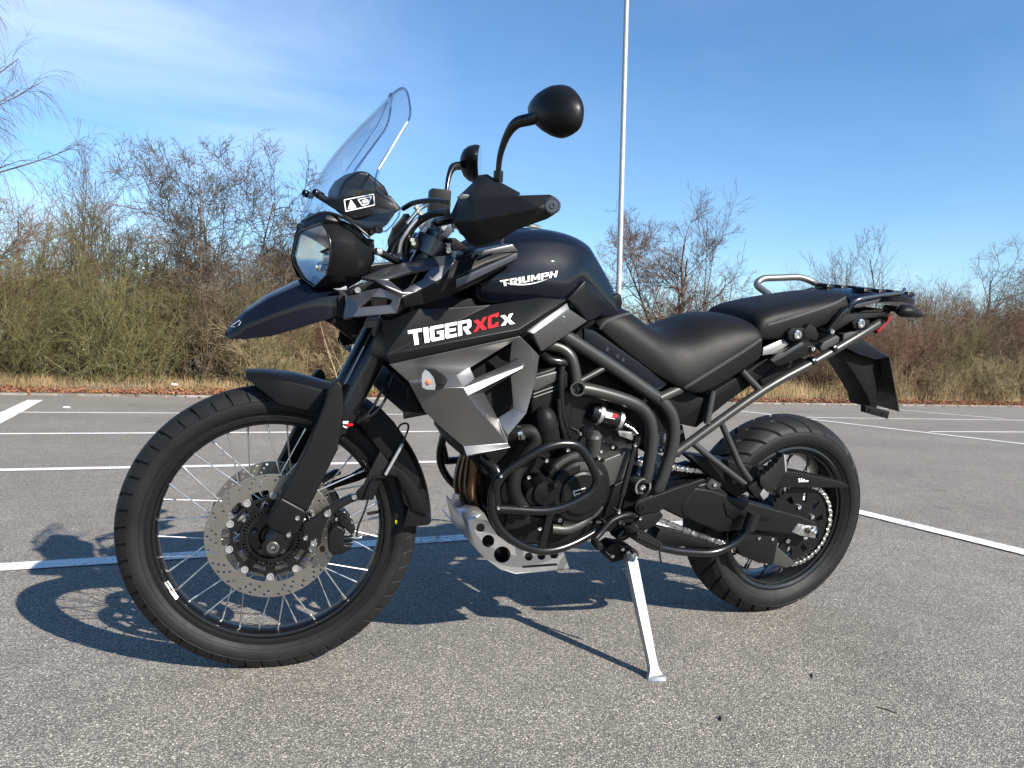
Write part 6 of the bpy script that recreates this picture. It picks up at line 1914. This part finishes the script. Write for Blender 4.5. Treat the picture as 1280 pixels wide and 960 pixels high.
def shrub_proto(name, seed, mw, H=3.0, stems=16, spread=40, dens=1.0, up=0.05):
    rng = random.Random(seed)
    co, wd = Wood(), Wood()
    spec = [dict(seg=6, wob=0.10, up=up, tap=0.35, kids=(int(9 * dens), int(12 * dens)), **{'from': 0.10}, ang=(22, 62), len=(0.32, 0.55), rk=0.55, rmin=0.008, sides=4),
            dict(seg=4, wob=0.16, up=0.05, tap=0.4, kids=(5, 8), **{'from': 0.10}, ang=(22, 68), len=(0.35, 0.65), rk=0.6, rmin=0.0045),
            dict(seg=3, wob=0.20, up=0.03, tap=0.5, kids=(2, 4), **{'from': 0.2}, ang=(20, 60), len=(0.45, 0.8), rk=0.7, rmin=0.0032),
            dict(seg=2, wob=0.22, up=0.02, tap=0.6, kids=(0, 0), **{'from': 0}, ang=(0, 0), len=(0, 0), rk=1, rmin=0.0026)]
    for i in range(stems):
        a = rng.uniform(0, 2 * math.pi)
        tilt = R(abs(rng.gauss(0, spread)) * 0.75)
        d = Vector((math.sin(tilt) * math.cos(a), math.sin(tilt) * math.sin(a), math.cos(tilt)))
        p = Vector((rng.gauss(0, 0.25), rng.gauss(0, 0.25), -0.12))
        branch(wd, rng, p, d, H * rng.uniform(0.65, 1.05), rng.uniform(0.012, 0.024), 0, spec, co)
    return thing_from(name, co, wd, mw, mw, 'stems', 'twigs')
def copy_thing(o):
    c = o.copy()
    col.objects.link(c)
    for ch in list(o.children):
        d = ch.copy()
        col.objects.link(d)
        d.parent = c
    return c
protos = {}
for k, (mw, nm, lab) in enumerate((('twig_olive', 'thicket_shrub', 'dense bare thicket shrub with olive twigs in the hedge along the verge'),
                                   ('twig_brown', 'hedge_shrub', 'bare brown branching shrub in the hedge along the verge'),
                                   ('twig_red', 'russet_shrub', 'russet twiggy bare shrub in the hedge along the verge'),
                                   ('twig_straw', 'straw_shrub', 'pale straw coloured thin stemmed shrub at the hedge foot'))):
    for j in range(2):
        if mw == 'twig_straw':
            o = shrub_proto(nm, 100 + k * 10 + j, mw, H=1.5, stems=22, spread=26, dens=0.45)
        else:
            o = shrub_proto(nm, 100 + k * 10 + j, mw, H=2.7, stems=17, spread=42, dens=0.75)
        tagset(o, lab, 'shrub', 'bare shrubs of the hedge')
        protos[(k, j)] = [o, False]
rng = random.Random(5)
def place_shrub(kind, x, y, sc, sz=None):
    j = rng.randint(0, 1)
    src = protos[(kind, j)]
    if not src[1]:
        o = src[0]
        src[1] = True
    else:
        o = copy_thing(src[0])
    o.location = (x, y, verge_z(x, y) - 0.02)
    o.rotation_euler = (0, 0, rng.uniform(0, 6.28))
    s = sc * rng.uniform(0.92, 1.1)
    o.scale = (s, s, (sz or sc) * rng.uniform(0.92, 1.1))
    return o
def top_h(x):
    """Hedge height along the verge as the photo shows it."""
    pts = [(-9, 1.22), (-4, 1.20), (-2.2, 1.14), (0, 1.10), (2, 1.0), (4.5, 0.95), (6.8, 0.95), (8.2, 1.05), (9.6, 0.62), (11.5, 0.62), (13, 0.80), (15.5, 0.82), (17.5, 1.0), (21, 1.15), (30, 1.25), (40, 1.25)]
    for (a, ha), (b, hb) in zip(pts, pts[1:]):
        if a <= x <= b:
            return ha + (hb - ha) * (x - a) / (b - a)
    return 1.0
x = -8.5
while x < 34:
    e = verge_edge(x)
    h = top_h(x)
    kind = rng.choices((0, 1, 2), weights=((6, 2, 1) if x < 4 else (2, 3, 3)))[0]
    place_shrub(kind, x + rng.uniform(-.3, .3), e + 1.55 + rng.uniform(-.2, .3), h * 0.72)
    kind = rng.choices((0, 1, 2), weights=((2, 5, 2) if x < 4 else (1, 4, 4)))[0]
    place_shrub(kind, x + rng.uniform(-.4, .4), e + 3.0 + rng.uniform(-.4, .5), h * 1.0)
    x += 1.0 if x < 14 else 1.5
x = -9
while x < 38:
    e = verge_edge(x)
    place_shrub(rng.choice((1, 1, 2)), x, e + 5.2 + rng.uniform(-.6, .8), top_h(x) * 1.08)
    x += 1.1
for i in range(34):
    x = rng.uniform(1, 26)
    place_shrub(3, x, verge_edge(x) + rng.uniform(0.75, 1.5), rng.uniform(0.5, 1.0))

def at_px(px, depth_y):
    """Ground spot in the picture column px at world y = depth_y."""
    d = CM @ Vector(((px - 640) / FPX, 1.0, 0.02))
    t = (depth_y - CAM_POS.y) / d.y
    return CAM_POS.x + d.x * t
def tree(name, seed, px, y, H, mc, mw, spec, label, trunk_r=0.07, lean=(0, 0), nst=1, crook=0.0, scale=1.0):
    rg = random.Random(seed)
    co, wd = Wood(), Wood()
    for i in range(nst):
        d = Vector((lean[0] + (rg.gauss(0, .16) if nst > 1 else 0), lean[1] + (rg.gauss(0, .12) if nst > 1 else 0), 1)).normalized()
        branch(wd, rg, Vector((rg.gauss(0, .12) if nst > 1 else 0, 0, -0.15)), d, H * (rg.uniform(.75, 1) if nst > 1 else 1), trunk_r * (rg.uniform(.6, 1) if nst > 1 else 1), 0, spec, co)
    o = thing_from(name, co, wd, mc, mw, 'trunk', 'crown')
    x = at_px(px, y)
    o.location = (x, y, verge_z(x, y))
    tagset(o, label, 'tree')
    return o
spread_spec = [dict(seg=6, wob=0.10, up=0.03, tap=0.35, kids=(11, 13), **{'from': 0.25}, ang=(32, 68), len=(0.42, 0.66), rk=0.55, rmin=0.02, sides=6),
               dict(seg=6, wob=0.17, up=0.04, tap=0.35, kids=(8, 11), **{'from': 0.15}, ang=(28, 65), len=(0.34, 0.55), rk=0.55, rmin=0.010, sides=4),
               dict(seg=4, wob=0.20, up=0.03, tap=0.4, kids=(6, 9), **{'from': 0.10}, ang=(25, 65), len=(0.34, 0.6), rk=0.6, rmin=0.0065),
               dict(seg=3, wob=0.22, up=0.03, tap=0.5, kids=(2, 4), **{'from': 0.2}, ang=(25, 55), len=(0.35, 0.65), rk=0.7, rmin=0.0048),
               dict(seg=2, wob=0.2, up=0.03, tap=0.6, kids=(0, 0), **{'from': 0}, ang=(0, 0), len=(0, 0), rk=1, rmin=0.0032)]
upright_spec = [dict(seg=7, wob=0.05, up=0.02, tap=0.25, kids=(12, 15), **{'from': 0.22}, ang=(20, 42), len=(0.30, 0.50), rk=0.45, rmin=0.012, sides=5),
                dict(seg=5, wob=0.10, up=0.08, tap=0.35, kids=(6, 9), **{'from': 0.12}, ang=(22, 45), len=(0.32, 0.55), rk=0.55, rmin=0.0065, sides=3),
                dict(seg=3, wob=0.14, up=0.05, tap=0.5, kids=(3, 5), **{'from': 0.15}, ang=(22, 45), len=(0.35, 0.6), rk=0.65, rmin=0.0042),
                dict(seg=2, wob=0.15, up=0.03, tap=0.6, kids=(0, 0), **{'from': 0}, ang=(0, 0), len=(0, 0), rk=1, rmin=0.0034)]
weep_spec = [dict(seg=8, wob=0.05, up=0.02, tap=0.3, kids=(20, 22), **{'from': 0.30}, ang=(30, 60), len=(0.26, 0.36), rk=0.30, rmin=0.012, sides=6),
             dict(seg=7, wob=0.08, up=-0.02, tap=0.3, kids=(12, 15), **{'from': 0.15}, ang=(25, 60), len=(0.30, 0.48), rk=0.45, rmin=0.006, sides=4),
             dict(seg=6, wob=0.12, up=-0.20, tap=0.4, kids=(6, 9), **{'from': 0.10}, ang=(18, 45), len=(0.45, 0.75), rk=0.6, rmin=0.0038),
             dict(seg=5, wob=0.12, up=-0.26, tap=0.5, kids=(0, 0), **{'from': 0}, ang=(0, 0), len=(0, 0), rk=1, rmin=0.0028)]
tree('apple_tree', 11, 292, 15.6, 4.5, 'bark_grey', 'twig_grey', spread_spec, 'wide spreading bare apple tree standing above the hedge by the windscreen', 0.05, nst=4)
tree('apple_tree', 12, 376, 16.8, 3.1, 'bark_grey', 'twig_grey', spread_spec, 'smaller crooked bare tree in the hedge behind the headlamp', 0.045, nst=3)
tree('birch_tree', 21, -115, 14.6, 8.6, 'birch_bark', 'birch_twig', weep_spec, 'birch with long drooping reddish twigs at the hedge end', 0.12, lean=(0.02, 0))
tree('young_tree', 31, 100, 19.5, 5.2, 'twig_brown', 'twig_brown', upright_spec, 'slim upright bare tree rising behind the olive shrubs', 0.04, nst=3)
tree('hawthorn_tree', 41, 838, 16.2, 4.2, 'twig_brown', 'twig_red', spread_spec, 'russet bare hawthorn with thorny crown beside the lamp post', 0.06, nst=3)
tree('young_tree', 32, 868, 17.0, 5.0, 'twig_grey', 'twig_grey', upright_spec, 'tall thin bare sapling with steep branches behind the hawthorn', 0.035, nst=2)
tree('young_tree', 33, 1062, 18.2, 4.9, 'twig_grey', 'twig_grey', upright_spec, 'bare young tree with fanned twigs rising behind the luggage carrier', 0.04, nst=3)
tree('young_tree', 34, 1100, 17.6, 4.6, 'bark_grey', 'twig_grey', upright_spec, 'single stemmed bare young tree above the rear indicator', 0.05)
tree('field_tree', 51, 1225, 24.0, 5.4, 'bark_grey', 'twig_brown', spread_spec, 'rounded bare tree behind the hedge past the number plate', 0.09)
tree('field_tree', 52, 1310, 22.0, 5.8, 'bark_grey', 'twig_brown', spread_spec, 'broad bare tree at the far end of the hedge', 0.09)

# each shrub is told apart by its height and the tree or post it grows nearest to
marks_ = [(o.location.copy(), t) for o, t in ((bpy.data.objects['apple_tree'], 'the wide apple tree'), (bpy.data.objects['apple_tree.001'], 'the smaller crooked tree'), (bpy.data.objects['birch_tree'], 'the drooping birch'),
          (post, 'the lamp post'), (bpy.data.objects['hawthorn_tree'], 'the russet hawthorn'), (bpy.data.objects['young_tree.002'], 'the fan shaped young tree'), (bpy.data.objects['young_tree.003'], 'the single stemmed young tree'), (bpy.data.objects['field_tree'], 'the rounded field tree'), (bpy.data.objects['field_tree.001'], 'the broad far tree'))]
for o in list(col.objects):
    if o.parent is None and o.get('category') == 'shrub':
        near = min(marks_, key=lambda q: (q[0].xy - o.location.xy).length)[1]
        dy = o.location.y - verge_edge(o.location.x)
        row = 'at the hedge foot' if dy < 1.2 else 'in the front of the hedge' if dy < 2.3 else 'in the middle of the hedge' if dy < 4.3 else 'at the back of the hedge'
        lk = {'thicket_shrub': 'olive twigged bare shrub', 'hedge_shrub': 'brown bare shrub', 'russet_shrub': 'russet bare shrub', 'straw_shrub': 'straw coloured thin shrub'}[o.name.split('.')[0]]
        o['label'] = lk + ' ' + row + ' near ' + near

# ------------------------------------------------------------------ dry grass, fallen leaves and litter on the verge
def blades(name, n, yr, hr, w, m, seed, xr=(-6, 34), lean_=0.5, dens=None):
    rg = random.Random(seed)
    V, Fc = [], []
    while len(Fc) < n:
        x = rg.uniform(*xr)
        if x > 10 and rg.random() < 0.3:
            continue
        y = verge_edge(x) + rg.uniform(*yr)
        clump = 0.55 + 0.45 * math.sin(x * 2.3 + 1.7 * math.sin(y * 2.1 + x)) + rg.uniform(-.3, .3)
        if clump < 0.25:
            continue
        h = rg.uniform(*hr) * (0.5 + 0.6 * min(1.3, clump)) * (0.5 if x < 6 else 1.0 if x < 9 else 1.25)
        z = verge_z(x, y) - 0.02
        a = rg.uniform(0, 6.28)
        l = rg.uniform(0.1, lean_) * h
        dx, dy = math.cos(a) * l, math.sin(a) * l
        ww = w * rg.uniform(0.7, 1.3)
        b = len(V)
        V += [(x - ww, y, z), (x + ww, y, z), (x + ww * .7 + dx * .4, y + dy * .4, z + h * .6), (x - ww * .7 + dx * .4, y + dy * .4, z + h * .6), (x + dx, y + dy, z + h)]
        Fc += [(b, b + 1, b + 2, b + 3), (b + 3, b + 2, b + 4)]
    me = bpy.data.meshes.new(name)
    me.from_pydata(V, [], Fc)
    me.update()
    o = link(name, me, m, None, None, 0)
    return o
tagset(blades('dry_grass', 52000, (0.55, 2.2), (0.12, 0.50), 0.0042, 'dry_grass', 3), 'straw coloured dry grass growing along the verge', 'grass', kind='stuff')
tagset(blades('green_grass', 9000, (0.25, 1.8), (0.06, 0.22), 0.0042, 'green_grass', 4, xr=(-6, 12)), 'short green grass tufts among the dry grass', 'grass', kind='stuff')
rg = random.Random(9)
V, Fc = [], []
for i in range(15000):
    x = rg.uniform(-6, 30)
    y = verge_edge(x) + abs(rg.gauss(0, 0.45)) + (0.02 if rg.random() > 0.06 else -rg.uniform(0.05, 0.5))
    on_verge = y > verge_edge(x) - 0.06
    z = (verge_z(x, max(y, verge_edge(x))) if on_verge else 0.0) + rg.uniform(0.006, 0.03)
    s = rg.uniform(0.018, 0.045)
    n_ = Vector((rg.gauss(0, .6), rg.gauss(0, .6), 1)).normalized()
    u = n_.orthogonal().normalized()
    u = Quaternion(n_, rg.uniform(0, 6.28)) @ u
    w = n_.cross(u)
    c = Vector((x, y, z))
    b = len(V)
    V += [tuple(c - u * s), tuple(c - w * s * .55 + n_ * s * .2), tuple(c + u * s), tuple(c + w * s * .55 + n_ * s * .25)]
    Fc += [(b, b + 1, b + 2), (b, b + 2, b + 3)]
me = bpy.data.meshes.new('fallen_leaves')
me.from_pydata(V, [], Fc)
me.update()
tagset(link('fallen_leaves', me, 'dead_leaf', None, None, 0), 'red brown fallen leaves strewn along the car park edge', 'leaves', kind='stuff')
mat('paper', (0.78, 0.78, 0.76), 0.7)
mat('yellow_wrap', (0.75, 0.62, 0.03), 0.5)
def litter(px, py, s, m, label, seed):
    rg = random.Random(seed)
    c = G(px, py)
    e = verge_edge(c.x)
    z = verge_z(c.x, c.y) if c.y > e else 0.0
    bm = bmesh.new()
    bmesh.ops.create_icosphere(bm, subdivisions=2, radius=s)
    for v in bm.verts:
        v.co = Vector((v.co.x * 1.5, v.co.y, v.co.z * 0.55)) * rg.uniform(0.7, 1.15)
    o = from_bm('litter', bm, m, None, None, 20)
    o.location = (c.x, c.y, z + s * 0.4)
    tagset(o, label, 'litter')
litter(217, 492.5, 0.045, 'paper', 'crumpled white paper lying on the red leaves at the verge', 1)
litter(266, 487.5, 0.055, 'paper', 'long white paper scrap by the verge near the mudguard tip', 2)
litter(46, 484.5, 0.04, 'yellow_wrap', 'small yellow wrapper at the foot of the shrubs', 3)
litter(83, 510.5, 0.03, 'paper', 'tiny white scrap lying on the asphalt between bay lines', 4)
mat('dry_twig', (0.07, 0.05, 0.036), 0.9)
for (a, b, r_, lab) in (((1095, 884), (1122, 893), 0.0012, 'thin dry stick lying on the asphalt in front of the rear wheel'), ((1014, 843), (1015.5, 848), 0.0018, 'short dark twig standing out on the open asphalt'), ((899, 898), (902, 902), 0.0028, 'small dark crumb of bark on the asphalt by the stand')):
    p, q = G(*a), G(*b)
    m_ = (p + q) / 2
    bm = bmesh.new()
    sweep_bm(bm, [p - m_ + Vector((0, 0, r_)), Vector((0.004, 0.003, r_ * 1.5)), q - m_ + Vector((0, 0, r_))], [r_, r_ * 1.2, r_ * 0.6], 6)
    o = from_bm('dry_twig', bm, 'dry_twig', None, None, 40)
    o.location = m_
    tagset(o, lab, 'twig')
